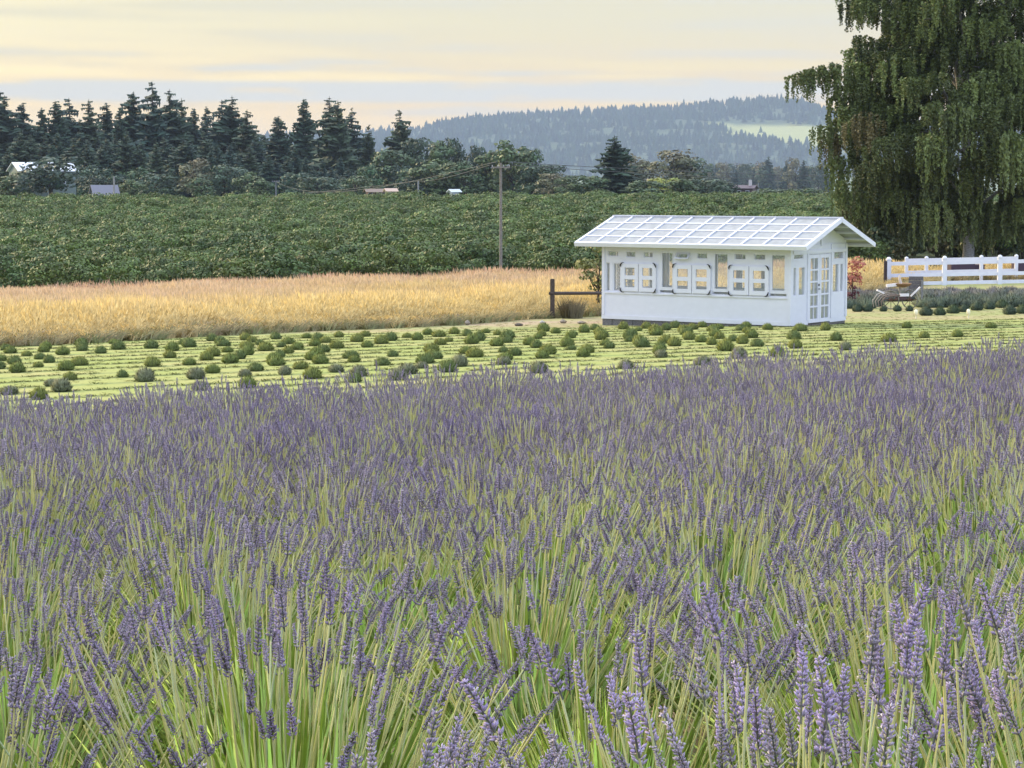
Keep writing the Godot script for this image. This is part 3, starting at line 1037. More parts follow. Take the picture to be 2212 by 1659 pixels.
	for e in 2:
		var x := -0.02 if e == 0 else -GL + 0.02
		var tri := MB.new()
		var z0 := 0.0
		var z1 := -GW
		var yb := H + 0.002
		var ye := 2.27 + rise * 0.45 / half
		var yr := 2.27 + rise
		for s in [0.0, -0.07]:
			tri.quad(Vector3(x + s, yb, z0), Vector3(x + s, ye, z0), Vector3(x + s, yr, z1 / 2), Vector3(x + s, yb, z1 / 2))
			tri.quad(Vector3(x + s, yb, z1 / 2), Vector3(x + s, yr, z1 / 2), Vector3(x + s, ye, z1), Vector3(x + s, yb, z1))
		if e == 0:
			tri.box(Vector3(0.004, yb + 0.26, -GW / 2 - 0.1), Vector3(0.04, 0.62, 0.07))
			tri.box(Vector3(0.004, yb + 0.17, -GW / 2 + 0.75), Vector3(0.04, 0.4, 0.05))
		part("gable", tri.mesh(), M.white, o)
		if e == 0:
			part("gable_vent", plate(0.05, 0.24), M.dark_glass, o, Vector3(0.006, yb + 0.24, -GW / 2 + 0.04), q90)
	# roof: battens, boards and panels on both slopes
	var ang := atan(rise / half)
	var slope_len := half / cos(ang)
	var x0 := -GL - 0.70
	var x1 := 0.70
	var rm := MB.new()
	var cells := 11
	var cw := (x1 - x0) / cells
	var ch := slope_len / 4.0
	var ridge_at := Vector3(0, 2.30 + rise, -GW / 2)
	var roof_parts := []
	for s in 2:
		var b := Basis(Vector3.RIGHT, ang) if s == 0 else Basis(Vector3.UP, PI) * Basis(Vector3.RIGHT, ang)
		var sgn := 1.0 if s == 0 else -1.0
		for k in cells + 1:
			var x := x0 + k * cw
			x = clampf(x, x0 + 0.03, x1 - 0.03)
			rm.box(ridge_at + b * Vector3(x * sgn, 0.022, slope_len / 2), Vector3(0.055, 0.03, slope_len), Color.WHITE, b)
		for k in 5:
			var z := clampf(k * ch, 0.035, slope_len - 0.035)
			rm.box(ridge_at + b * Vector3((x0 + x1) / 2 * sgn, 0.018, z), Vector3(x1 - x0 - 0.02, 0.026, 0.06), Color.WHITE, b)
			rm.box(ridge_at + b * Vector3((x0 + x1) / 2 * sgn, -0.045, z), Vector3(x1 - x0 - 0.03, 0.07, 0.04), Color.WHITE, b)
		# fascia along the eave and boards up the rakes
		rm.box(ridge_at + b * Vector3((x0 + x1) / 2 * sgn, -0.035, slope_len + 0.012), Vector3(x1 - x0 + 0.05, 0.12, 0.024), Color.WHITE, b)
		for x in [x0, x1]:
			rm.box(ridge_at + b * Vector3((x + (0.012 if x > 0 else -0.012)) * sgn, -0.03, slope_len / 2), Vector3(0.024, 0.13, slope_len), Color.WHITE, b)
		for k in cells:
			for r in 4:
				roof_parts.append([ridge_at + b * Vector3((x0 + (k + 0.5) * cw) * sgn, 0.0, (r + 0.5) * ch), b])
	rm.box(ridge_at + Vector3((x0 + x1) / 2, 0.035, 0), Vector3(x1 - x0 + 0.04, 0.03, 0.16))
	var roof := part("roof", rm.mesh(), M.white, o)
	var pm := MB.new()
	pm.box(Vector3.ZERO, Vector3(cw - 0.004, 0.012, ch - 0.004))
	var panel := pm.mesh()
	for q in roof_parts:
		var p := part("roof_panel", panel, M.panel, roof, q[0])
		p.basis = q[1]
	# stone footing and floor
	var n := 0
	for k in 18:
		var len := GL / 18.0
		var fm := MB.new()
		var g := rnd(0.8, 1.2)
		fm.box(Vector3(0, 0, 0), Vector3(len - 0.015, 0.32, 0.16), L(0.24 * g, 0.23 * g, 0.23 * g))
		part("footing_stone", fm.mesh(), M.stone, o, Vector3(-GL + (k + 0.5) * len, -0.165, -0.09 + rnd(-0.012, 0.012)))
	var floor_ := MB.new()
	floor_.box(Vector3(-GL / 2, -0.16, -GW / 2 - 0.08), Vector3(GL - 0.05, 0.3, GW - 0.2), L(0.26, 0.24, 0.21))
	part("floor", floor_.mesh(), M.stone, o)
	# a slatted shelf and a potting table stand inside
	var sh := thing("slatted_shelf", "pale slatted shelf inside the greenhouse behind its left end windows", "shelf", base + Basis(Vector3.UP, deg_to_rad(-35)) * Vector3(-GL + 0.5, 0, -0.6), deg_to_rad(-35))
	var up := MB.new()
	for x in [-0.3, 0.3]:
		for z in [-0.2, 0.2]:
			up.box(Vector3(x, 0.85, z), Vector3(0.05, 1.7, 0.05))
	part("upright", up.mesh(), M.white, sh)
	var slat := MB.new()
	slat.box(Vector3.ZERO, Vector3(0.62, 0.018, 0.40))
	var slm := slat.mesh()
	for k in 9:
		part("shelf_board", slm, M.white, sh, Vector3(0, 0.75 + k * 0.11, 0))
	var tb := thing("potting_table", "plain white table standing inside the greenhouse behind the middle windows", "table", base + Basis(Vector3.UP, deg_to_rad(-35)) * Vector3(-2.9, 0, -2.4), deg_to_rad(-35))
	var tm := MB.new()
	tm.box(Vector3(0, 0.86, 0), Vector3(2.0, 0.04, 0.6))
	part("table_top", tm.mesh(), M.white, tb)
	for x in [-0.93, 0.93]:
		for z in [-0.25, 0.25]:
			var lm := MB.new()
			lm.box(Vector3(x, 0.42, z), Vector3(0.06, 0.84, 0.06))
			part("leg", lm.mesh(), M.white, tb)


# ---------------------------------------------------------------- houses far off
func house(called: String, label: String, at: Vector3, turn: float, len: float, wide: float, eave: float, ridge_: float, wall_col: Color, roof_mat: Material, roof_col: Color, panes: Array, chimney := false) -> void:
	var o := thing(called, label, "house" if called == "house" else called.replace("_", " "), at, turn)
	var w := MB.new()
	w.box(Vector3(0, eave / 2 - 0.5, 0), Vector3(len, eave + 1.0, wide), wall_col)
	for e in [-1.0, 1.0]:
		w.tri(Vector3(e * len / 2, eave, -wide / 2), Vector3(e * len / 2, ridge_, 0), Vector3(e * len / 2, eave, wide / 2), wall_col)
	part("wall", w.mesh(), M.paint, o)
	var r := MB.new()
	var a := atan2(ridge_ - eave, wide / 2)
	var sl := (wide / 2 + 0.4) / cos(a)
	for e in [-1.0, 1.0]:
		var b := Basis(Vector3.RIGHT, a * e)
		r.box(Vector3(0, ridge_ + 0.09, 0) + b * Vector3(0, -0.03, e * sl / 2), Vector3(len + 0.8, 0.1, sl), roof_col, b)
	var roof := part("roof", r.mesh(), roof_mat, o)
	if chimney:
		var c := MB.new()
		c.box(Vector3(len * 0.28, ridge_ + 0.4, 0.2), Vector3(0.5, 1.3, 0.5), L(0.5, 0.46, 0.44))
		part("chimney", c.mesh(), M.paint, roof)
	for p in panes:                                            # [along, height, width, height of pane, on the gable?]
		var gable: bool = p[4]
		var f := part("window", frame_mesh(p[2], p[3], 0.07, 0.06, [], []), M.white, o, Vector3(-len / 2 - 0.02, p[1], p[0] - p[2] / 2) if gable else Vector3(p[0] - p[2] / 2, p[1], wide / 2 + 0.02), PI / 2 if gable else 0.0)
		if gable: f.rotation.y = -PI / 2
		part("pane", plate(p[2] - 0.12, p[3] - 0.12), M.dark_glass, f, Vector3(0.06, 0.06, 0.0))

func build_houses() -> void:
	rng.seed = 71
	var at := onu(100, 362)
	house("house", "long pale green house with a white metal roof, half behind a dark round tree", at, deg_to_rad(28), 9.2, 6.4, 4.7, spot(60, 352, 362).y - at.y, L(0.16, 0.20, 0.18), M.metal_roof, L(1, 1, 1), [[1.0, 2.4, 1.2, 1.1, true], [-1.4, 2.4, 1.2, 1.1, true], [-2.5, 2.6, 1.4, 1.1, false], [2.2, 2.6, 1.4, 1.1, false]])
	at = onu(232, 338)
	house("shed", "small shed with a lilac grey roof beside the pale pole", at, deg_to_rad(24), 3.4, 2.4, 1.2, spot(232, 401, 338).y - at.y, L(0.30, 0.36, 0.36), M.paint, L(0.15, 0.15, 0.18), [[0.0, 0.4, 0.7, 0.6, true]])
	at = onu(815, 372)
	house("barn", "low dark red barn with a tan roof below the forest end", at, deg_to_rad(14), 3.2, 2.4, 1.2, spot(815, 409, 372).y - at.y, L(0.10, 0.045, 0.04), M.paint, L(0.17, 0.12, 0.085), [[-1.2, 0.6, 0.7, 0.6, false], [1.0, 0.6, 0.7, 0.6, false]])
	at = onu(846, 366)
	house("shed", "tiny cream shed at the right end of the dark red barn", at, deg_to_rad(20), 1.4, 1.2, 1.4, spot(846, 408, 366).y - at.y, L(0.62, 0.55, 0.42), M.paint, L(0.5, 0.36, 0.26), [])
	at = onu(982, 352)
	house("shed", "small bright white shed at the foot of the tree belt", at, deg_to_rad(30), 1.15, 1.0, 1.35, spot(982, 410, 352).y - at.y, L(0.6, 0.64, 0.66), M.paint, L(0.55, 0.6, 0.63), [[0.0, 0.5, 0.4, 0.5, false]])
	at = onu(1606, 420)
	house("house", "low dark red house with a pale chimney near the hazy tree row", at, deg_to_rad(-20), 3.6, 3.0, 1.7, spot(1600, 401, 420).y - at.y, L(0.08, 0.045, 0.05), M.paint, L(0.08, 0.055, 0.07), [[0.8, 0.7, 0.7, 0.6, false], [-0.8, 0.7, 0.7, 0.6, false]], true)


# ---------------------------------------------------------------- poles and wires
func pole(label: String, u: float, v: float, d: float, r: float, col: Color, arm := true) -> Vector3:
	var at := onu(u, d)
	var h := spot(u, v, d).y - at.y
	var o := thing("utility_pole", label, "pole", at)
	var mb := MB.new()
	mb.tube([Vector3(0, -0.3, 0), Vector3(0, h * 0.5, 0), Vector3(0, h, 0)], [r, r * 0.88, r * 0.7], 9, col)
	part("shaft", mb.mesh(), M.wood, o)
	if arm:
		var w := r * 11.0
		var a := MB.new()
		a.box(Vector3(0, h * 0.965, r), Vector3(w, r * 0.9, r * 0.8), col)
		part("crossarm", a.mesh(), M.wood, o)
		for s in [-0.45, -0.15, 0.15, 0.45]:
			var k := MB.new()
			k.lathe([[0.0, 0.0], [r * 0.3, 0.0], [r * 0.36, r * 0.35], [r * 0.18, r * 0.5], [r * 0.3, r * 0.75], [0.0, r * 1.0]], 8, L(0.35, 0.36, 0.35))
			part("insulator", k.mesh(), M.paint, o, Vector3(s * w, h * 0.965 + r * 0.45, r))
	return at + Vector3(0, h, 0)

func wire(label: String, a: Vector3, b: Vector3, sag: float, r: float) -> void:
	var mb := MB.new()
	var pts := []
	var rad := []
	for k in 17:
		var t := k / 16.0
		pts.append(a.lerp(b, t) - Vector3(0, sag * 4.0 * t * (1.0 - t), 0))
		rad.append(lerpf(r, r * a.distance_to(b) * 0.0 + r * 1.6, t))
	mb.tube(pts, rad, 4, L(0.05, 0.055, 0.06))
	tag(part("power_line", mb.mesh(), M.paint, self), label, "power line")

func build_poles() -> void:
	var p1 := pole("tall weathered wooden utility pole at the front edge of the orchard", 1082, 352, 101, 0.078, L(0.36, 0.34, 0.28))
	var p2 := pole("small pale pole at the orchard's far side below the lone fir", 905, 391, 330, 0.15, L(0.42, 0.42, 0.42), false)
	var p3 := pole("thin grey pole before the forest, left of the middle", 600, 391, 395, 0.13, L(0.30, 0.32, 0.35))
	pole("pale thick pole by the small grey-roofed shed", 253, 381, 336, 0.18, L(0.48, 0.46, 0.42), false)
	pole("thin pale pole beside the dark red house on the right", 1634, 394, 470, 0.14, L(0.32, 0.36, 0.40), false)
	wire("lower power line running from the tall pole to the small pale pole", p1 + Vector3(-0.5, -0.1, 0.1), p2, 0.25, 0.014)
	wire("power line running on from the small pale pole to the left", p2, spot(500, 431, 400), 0.2, 0.026)
	wire("upper power line from the tall pole to the thin grey pole", p1 + Vector3(-0.2, 0.05, 0.1), p3 + Vector3(0, -0.1, 0), 1.6, 0.014)
	wire("upper power line running right from the tall pole over the greenhouse", p1 + Vector3(0.2, 0.05, 0.1), spot(2420, 352, 240), 1.0, 0.013)
	wire("lower power line running right from the tall pole over the greenhouse", p1 + Vector3(0.5, -0.1, 0.1), spot(2420, 368, 240), 1.0, 0.013)


# ---------------------------------------------------------------- fences
func build_fences() -> void:
	rng.seed = 81
	var brown := L(0.13, 0.10, 0.08)
	var o := thing("wooden_fence", "dark wooden post with one rail running behind the greenhouse", "fence", onu(1193, 74))
	for k in 2:
		var mb := MB.new()
		mb.box(Vector3(0, 0.55, 0), Vector3(0.15, 1.5, 0.15), brown)
		mb.box(Vector3(0, 1.31, 0), Vector3(0.12, 0.02, 0.12), brown)
		var pt := Vector3(3.4, 0.0, -1.8) * k
		pt.y = ground(o.position.x + pt.x, o.position.z + pt.z) - o.position.y
		part("post", mb.mesh(), M.wood, o, pt)
	var rl := MB.new()
	rl.tube([Vector3(-0.1, 0.84, 0.09), Vector3(1.7, 0.80, -0.85), Vector3(3.5, 0.79, -1.75)], [0.06, 0.055, 0.06], 7, brown)
	part("rail", rl.mesh(), M.wood, o)
	# white rail fence on the right
	var d := 96.0
	var cols := [1916.0, 2036.0, 2155.0, 2274.0, 2394.0]
	var at := onu(cols[0], d)
	var f := thing("rail_fence", "white three-rail fence with capped posts along the right edge", "fence", at)
	var us := cols.duplicate()
	for k in us.size():
		var p := onu(us[k], d) - at
		var mb := MB.new()
		mb.box(Vector3(0, 0.52, 0), Vector3(0.19, 1.24, 0.19))
		mb.box(Vector3(0, 1.155, 0), Vector3(0.24, 0.03, 0.24))
		mb.lathe([[0.10, 1.17], [0.09, 1.22], [0.045, 1.26], [0.0, 1.27]], 10)
		part("post", mb.mesh(), M.white, f, p)
		if k < us.size() - 1:
			var q := onu(us[k + 1], d) - at
			for h in [0.10, 0.46, 0.97]:
				var rb := MB.new()
				var mid := (p + q) / 2 + Vector3(0, h, 0)
				var dv := q - p
				rb.box(mid, Vector3(dv.length() - 0.19, 0.155, 0.05), Color.WHITE, Basis(Vector3(0, 0, 1), atan2(dv.y, dv.x)))
				part("rail", rb.mesh(), M.white, f)
	var d2 := 99.0
	var at2 := onu(1954, d2)
	var f2 := thing("rail_fence", "second white fence seen through the rails of the front one", "fence", at2)
	var us2 := [1954.0, 1997.0, 2115.0, 2190.0]
	for k in us2.size():
		var p := onu(us2[k], d2) - at2
		var mb := MB.new()
		mb.box(Vector3(0, 0.50, 0), Vector3(0.14, 1.14, 0.14))
		mb.lathe([[0.09, 1.07], [0.08, 1.11], [0.0, 1.15]], 8)
		part("post", mb.mesh(), M.white, f2, p)
		if k < us2.size() - 1:
			var q := onu(us2[k + 1], d2) - at2
			for h in [0.44, 0.98]:
				var rb := MB.new()
				var dv := q - p
				rb.box((p + q) / 2 + Vector3(0, h, 0), Vector3(dv.length() - 0.14, 0.14, 0.05), Color.WHITE, Basis(Vector3(0, 0, 1), atan2(dv.y, dv.x)))
				part("rail", rb.mesh(), M.white, f2)
	var dp := MB.new()
	dp.box(Vector3(0, 0.5, 0), Vector3(0.13, 1.2, 0.13), L(0.09, 0.06, 0.06))
	dp.box(Vector3(0, 1.11, 0), Vector3(0.10, 0.02, 0.10), L(0.09, 0.06, 0.06))
	tag(part("wooden_post", dp.mesh(), M.wood, self, onu(1909, 95.5)), "dark wooden post at the left end of the white fence", "post")


# ---------------------------------------------------------------- the golden field
func grass_tuft(blades: int, h: float, spread: float, w: float, low: Color, high: Color, heads: bool, seed_: int) -> ArrayMesh:
	rng.seed = seed_
	var mb := MB.new()
	for k in blades:
		var a := rnd(0, TAU)
		var out := Vector3(cos(a), 0, sin(a))
		var b := out * spread * 0.35 * sqrt(rng.randf())
		var hh := h * rnd(0.55, 1.05)
		var lean := out.rotated(Vector3.UP, rnd(-0.6, 0.6)) * spread * rnd(0.2, 1.0)
		var side := Vector3(-sin(a + 0.8), 0, cos(a + 0.8)) * w * 0.5
		var m := b + Vector3(0, hh * 0.55, 0) + lean * 0.35
		var t := b + Vector3(0, hh, 0) + lean
		var nn := (out + Vector3(0, 0.5, 0)).normalized()
		var g := rnd(0.75, 1.25)
		var cl := Color(low.r * g, low.g * g, low.b * g)
		var cm := Color((low.r + high.r) * 0.5 * g, (low.g + high.g) * 0.5 * g, (low.b + high.b) * 0.5 * g)
		var ch := Color(high.r * g, high.g * g, high.b * g)
		mb.trin(b - side, m - side * 0.8, b + side, nn, cl, cm, cl)
		mb.trin(b + side, m - side * 0.8, m + side * 0.8, nn, cl, cm, cm)
		mb.trin(m - side * 0.8, t, m + side * 0.8, nn, cm, ch, cm)
		if heads:
			var dr := (t - m).normalized()
			mb.trin(t - dr * 0.08 - side * 1.8, t + dr * 0.08, t - dr * 0.08 + side * 1.8, nn, ch, ch, ch)
			mb.trin(t - dr * 0.08 + side * 1.8, t - dr * 0.14, t - dr * 0.08 - side * 1.8, nn, ch, ch, ch)
	return mb.mesh()

func build_gold() -> void:
	var kinds := []
	for k in 3:
		kinds.append(grass_tuft(20, 1.0, 0.34, 0.02, L(0.95, 0.93, 0.85), L(1, 1, 1), true, 600 + k))
	rng.seed = 91
	var where := [[], [], []]
	var tints := [[], [], []]
	var weeds := [[], [], []]
	var wt := [[], [], []]
	var n := 0
	while n < 30000:
		var d := 50.0 + 54.0 * pow(rng.randf(), 0.8)
		var x := rnd(-0.27, 0.30) * d
		var e := gold_edge(x)
		if d < e or d > gold_far(x) + 1.2: continue
		n += 1
		var j := rng.randi() % 3
		var s := rnd(0.65, 0.98) * (1.0 + 0.25 * noise.get_noise_2d(x * 3.0, d * 3.0))
		s *= lerpf(0.34, 1.0, smoothstep(0.0, 9.0, d - e))        # thin and short along the mown edge
		var t := Transform3D(Basis(Vector3.UP, rnd(0, TAU)).scaled(Vector3(1.1, s, 1.1)), on(x, d))
		var nz := noise.get_noise_2d(x * 2.2 + 90.0, d * 1.3)
		nz += 0.5 * noise.get_noise_2d(x * 9.0, d * 4.0)
		var c := L(0.74, 0.59, 0.29).lerp(L(0.71, 0.54, 0.355), clampf((d - e) / 32.0 + nz * 0.8, 0.0, 1.0))
		c = c.lerp(L(0.92, 0.73, 0.32), clampf(1.1 - absf(d - e - 5.0) / 9.0, 0.0, 1.0) * 0.85)
		if d - e < 1.3 + nz * 3.0 and rng.randf() < 0.6:        # weedy green and brown edge
			c = L(0.40, 0.40, 0.17).lerp(L(0.55, 0.42, 0.25), rng.randf())
		if d > gold_far(x) - 3.0 and rng.randf() < 0.5:
			c = L(0.66, 0.44, 0.30)
		var g := rnd(0.8, 1.2)
		c = Color(c.r * g, c.g * g, c.b * g)
		where[j].append(t)
		tints[j].append(c)
	var o := thing("tall_grass", "field of tall dry golden grass behind the lavender lawn", "grass")
	o.set_meta("kind", "stuff")
	for j in 3:
		copies("grass_tufts", kinds[j], M.straw, o, where[j], tints[j])
	# taller weeds along the edge
	var wk := grass_tuft(26, 1.0, 0.5, 0.03, L(0.8, 0.9, 0.8), L(1, 1, 1), false, 611)
	var ww := []
	var wc := []
	for k in 380:
		var x := rnd(-15.5, 2.6)
		var d := gold_edge(x) + rnd(-0.6, 1.8)
		if absf(x) > 0.30 * d: continue
		if noise.get_noise_2d(x * 8.0, 3.0) < -0.15 and rng.randf() < 0.7: continue
		var s := rnd(0.14, 0.36)
		ww.append(Transform3D(Basis(Vector3.UP, rnd(0, TAU)).scaled(Vector3(1.0, s, 1.0)), on(x, d)))
		wc.append(L(0.34, 0.38, 0.15).lerp(L(0.55, 0.44, 0.25), rng.randf()))
	tag(copies("weeds", wk, M.straw, self, ww, wc), "greenish weeds along the near edge of the golden grass", "weeds")
	var dk := []
	var dc := []
	for k in 24:
		var p := onu(rnd(1216, 1252), rnd(73.5, 75.0))
		dk.append(Transform3D(Basis(Vector3.UP, rnd(0, TAU)).scaled(Vector3(0.8, rnd(0.4, 0.75), 0.8)), p))
		dc.append(L(0.15, 0.14, 0.07).lerp(L(0.24, 0.18, 0.10), rng.randf()))
	tag(copies("dark_weeds", wk, M.grass, self, dk, dc), "dark dry weeds under the rail of the wooden fence", "weeds")


# ---------------------------------------------------------------- the lawn of young lavender
func bush_mesh(count: int, seed_: int, low: Color, high: Color, w := 0.02) -> ArrayMesh:   # a clipped round tuft of upright shoots, one metre across
	rng.seed = seed_
	var mb := MB.new()
	for k in count:
		var dv := dir3()
		dv.y = absf(dv.y)
		var root := Vector3(dv.x * 0.16, 0.0, dv.z * 0.16)
		var tip := Vector3(dv.x * 0.5, 0.10 + dv.y * 0.50, dv.z * 0.5) * (rnd(0.80, 1.0) if rng.randf() < 0.85 else rnd(1.0, 1.15))
		var mid := root.lerp(tip, 0.6) + Vector3(0, -0.03, 0)
		var side := dv.cross(dir3()).normalized() * w
		var nn := (dv + dir3() * 0.3).normalized()
		var g := rnd(0.65, 1.35)
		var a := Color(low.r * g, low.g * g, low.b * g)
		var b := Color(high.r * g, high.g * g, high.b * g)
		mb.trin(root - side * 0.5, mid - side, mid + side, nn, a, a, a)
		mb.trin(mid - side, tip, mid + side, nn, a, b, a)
		var t2 := tip + Vector3(rnd(-1, 1), rnd(0, 1), rnd(-1, 1)) * 0.06
		mb.trin(mid + side * 2.0, t2, mid, nn, a, b, a)
	return mb.mesh()

func build_lawn() -> void:
	var kinds := []
	for k in 4:
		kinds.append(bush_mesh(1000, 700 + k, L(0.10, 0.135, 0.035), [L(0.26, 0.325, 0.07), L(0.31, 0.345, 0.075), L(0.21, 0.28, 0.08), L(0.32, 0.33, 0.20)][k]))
	rng.seed = 101
	var count := 0
	for r in 17:
		var p := 23.0 + 1.7 * (r + 6.5)
		var q := -10.0 + rnd(0, 0.5)
		while q < 62.0:
			var xd := from_row(p, q + rnd(-0.09, 0.09))
			q += 0.88
			var u := 1106.0 + xd.x / xd.y * F
			if u < -60.0 or u > 2270.0 or xd.y < 20.0 or xd.y > gold_edge(xd.x) - 1.2: continue
			var base := spot(1708, 704.5, 64.0)
			if p > 56.0 or xd.x > 1.4 and xd.y > 63.0 + maxf(0.0, (8.0 - xd.x) * 0.6): continue
			# thick in the middle of the lawn, thin at the right and towards the lavender
			var keep := 0.80 if u < 1250.0 else 0.86 if u < 1650.0 else 0.26 if u < 1900.0 else 0.1
			if p < 39.0: keep *= 0.5
			if u < 420.0: keep *= 0.75
			if rng.randf() > keep: continue
			var k := 3 if p < 39.0 and rng.randf() < 0.7 else rng.randi() % 3
			var s := rnd(0.27, 0.39) * (0.85 if rng.randf() < 0.25 else 1.0)
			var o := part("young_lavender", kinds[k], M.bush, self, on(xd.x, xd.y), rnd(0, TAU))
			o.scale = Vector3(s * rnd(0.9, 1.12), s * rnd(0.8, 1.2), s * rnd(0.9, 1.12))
			var band := "by the lavender" if p < 42.0 else "midway" if p < 49.0 else "far back"
			var where := "the left half of the lawn" if u < 800.0 else "the middle of the lawn" if u < 1300.0 else "the lawn before the greenhouse" if u < 1830.0 else "the sparse right lawn"
			if k == 3:
				tag(o, "greyish young lavender tuft by the lavender on " + where, "bush", "greyish tufts at the edge of " + where)
			else:
				tag(o, "small lavender bush " + band + " in the rows on " + where, "bush", "small bushes " + band + " on " + where)
			count += 1
	print("young lavender ", count)
	# grass: low tufts along the planting rows, sparse on the mown strips
	var tk := grass_tuft(12, 1.0, 1.1, 0.10, L(0.8, 0.8, 0.8), L(1, 1, 1), false, 720)
	var ws := []
	var cs := []
	for r in 27:                                               # longer grass left standing along each planting row
		var q := -14.0
		while q < 64.0:
			q += 0.10
			var xd := from_row(23.0 + 1.7 * (r + 0.5) + rnd(-0.13, 0.13), q)
			if xd.y < 20.0 or absf(xd.x) > 0.25 * xd.y or xd.y > gold_edge(xd.x) or 23.0 + 1.7 * (r + 0.5) > 57.0 - 0.1 * xd.x: continue
			if noise.get_noise_2d(xd.x * 9.0, xd.y * 9.0) < -0.30: continue
			ws.append(Transform3D(Basis(Vector3.UP, rnd(0, TAU)).scaled(Vector3(0.17, rnd(0.025, 0.055), 0.17)), on(xd.x, xd.y)))
			cs.append(L(0.19, 0.25, 0.07).lerp(L(0.34, 0.31, 0.12), rng.randf() * 0.6))
	for k in 16000:                                             # short stubble between
		var xd := from_row(rnd(22.2, 63.0), rnd(-14.0, 66.0))
		if xd.y < 18.0 or absf(xd.x) > 0.25 * xd.y or xd.y > gold_edge(xd.x): continue
		ws.append(Transform3D(Basis(Vector3.UP, rnd(0, TAU)).scaled(Vector3(0.12, rnd(0.010, 0.022), 0.12)), on(xd.x, xd.y)))
		cs.append(L(0.44, 0.50, 0.13).lerp(L(0.48, 0.42, 0.19), rng.randf() * 0.5))
	tag(copies("lawn_grass", tk, M.grass, self, ws, cs), "mown yellow-green grass in strips between the young lavender rows", "grass")


# ---------------------------------------------------------------- beds to the right of the greenhouse
func build_right_beds() -> void:
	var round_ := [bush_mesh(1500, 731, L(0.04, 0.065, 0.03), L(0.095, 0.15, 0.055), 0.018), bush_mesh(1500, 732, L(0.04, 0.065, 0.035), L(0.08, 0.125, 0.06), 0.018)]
	rng.seed = 111
	var spots := [[1998, 679, 31], [2027, 678, 26], [2056, 674, 29], [2080, 671, 24], [2107, 668, 29], [2134, 666, 27], [2161, 663, 27], [2188, 661, 26], [2178, 677, 30], [2206, 675, 30], [2012, 662, 24], [2042, 660, 24], [2118, 653, 26], [2150, 651, 24]]
	for s in spots:
		var d: float = 4.18 / ((s[1] - 400.0) / F)
		var at := onu(s[0], d)
		d = (EYE - at.y) / ((s[1] - 400.0) / F)
		at = onu(s[0], d)
		var o := part("clipped_bush", round_[rng.randi() % 2], M.leaf, self, at, rnd(0, TAU))
		var w: float = s[2] / F * d * rnd(1.0, 1.1)
		o.scale = Vector3(w, w * 1.08, w)
		tag(o, "round dark green clipped bush in the rows below the white fence" if s[1] < 676 else "round clipped bush at the front of the rows below the white fence", "bush", "round bushes below the white fence" if s[1] < 676 else "front round bushes below the white fence")
	for s in [[1850, 672, 24], [1872, 668, 24], [1906, 663, 18], [1936, 662, 20], [1962, 660, 18]]:
		var d := 77.0
		var o := part("clipped_bush", round_[1], M.leaf, self, onu(s[0], d), rnd(0, TAU))
		var w: float = s[2] / F * d
		o.scale = Vector3(w, w * 1.2, w)
		tag(o, "small dark bush between the greenhouse and the farm implement" if s[0] < 1880 else "small dark bush in front of the old farm implement", "bush", "dark bushes by the greenhouse corner" if s[0] < 1880 else "dark bushes by the farm implement")
	var gk := bush_mesh(420, 741, L(0.45, 0.55, 0.42), L(1, 1, 1), 0.014)
	rng.seed = 113
	var ws := []
	var cs := []
	for r in 7:                                                # old plants in rows, green below and dull purple on top
		for k in 46:
			var d := 79.5 + 1.25 * r + rnd(-0.25, 0.25)
			var u := 1815.0 + 12.0 * k + rnd(-5, 5)
			if u > 1890.0 and u < 1990.0 and d < 83.5: continue
			var s := rnd(0.62, 0.9)
			ws.append(Transform3D(Basis(Vector3.UP, rnd(0, TAU)).scaled(Vector3(s, s * rnd(0.62, 0.9), s)), onu(u, d)))
			var g := rnd(0.75, 1.3)
			var c := L(0.19, 0.235, 0.17).lerp(L(0.31, 0.275, 0.31), clampf((d - 81.5) / 6.0 + rnd(-0.4, 0.3), 0.0, 1.0))
			cs.append(Color(c.r * g, c.g * g, c.b * g))
	tag(copies("lavender_bed", gk, M.grass, self, ws, cs), "grey-green and dull purple older lavender below the white fence", "lavender")


# ---------------------------------------------------------------- odd things
func stone_mesh(seed_: int, col: Color) -> ArrayMesh:
	rng.seed = seed_
	var mb := MB.new()
	var prof := []
	for k in 6:
		var t := k / 5.0
		prof.append([0.5 * sin(PI * clampf(t * 0.9 + 0.05, 0, 1)) * rnd(0.85, 1.1), 0.62 * t - 0.08])
	mb.lathe(prof, 9, col)
	for k in mb.v.size():
		mb.v[k] += Vector3(sin(mb.v[k].y * 9.0 + mb.v[k].z * 5.0), 0, cos(mb.v[k].x * 7.0)) * 0.05
	return mb.mesh()

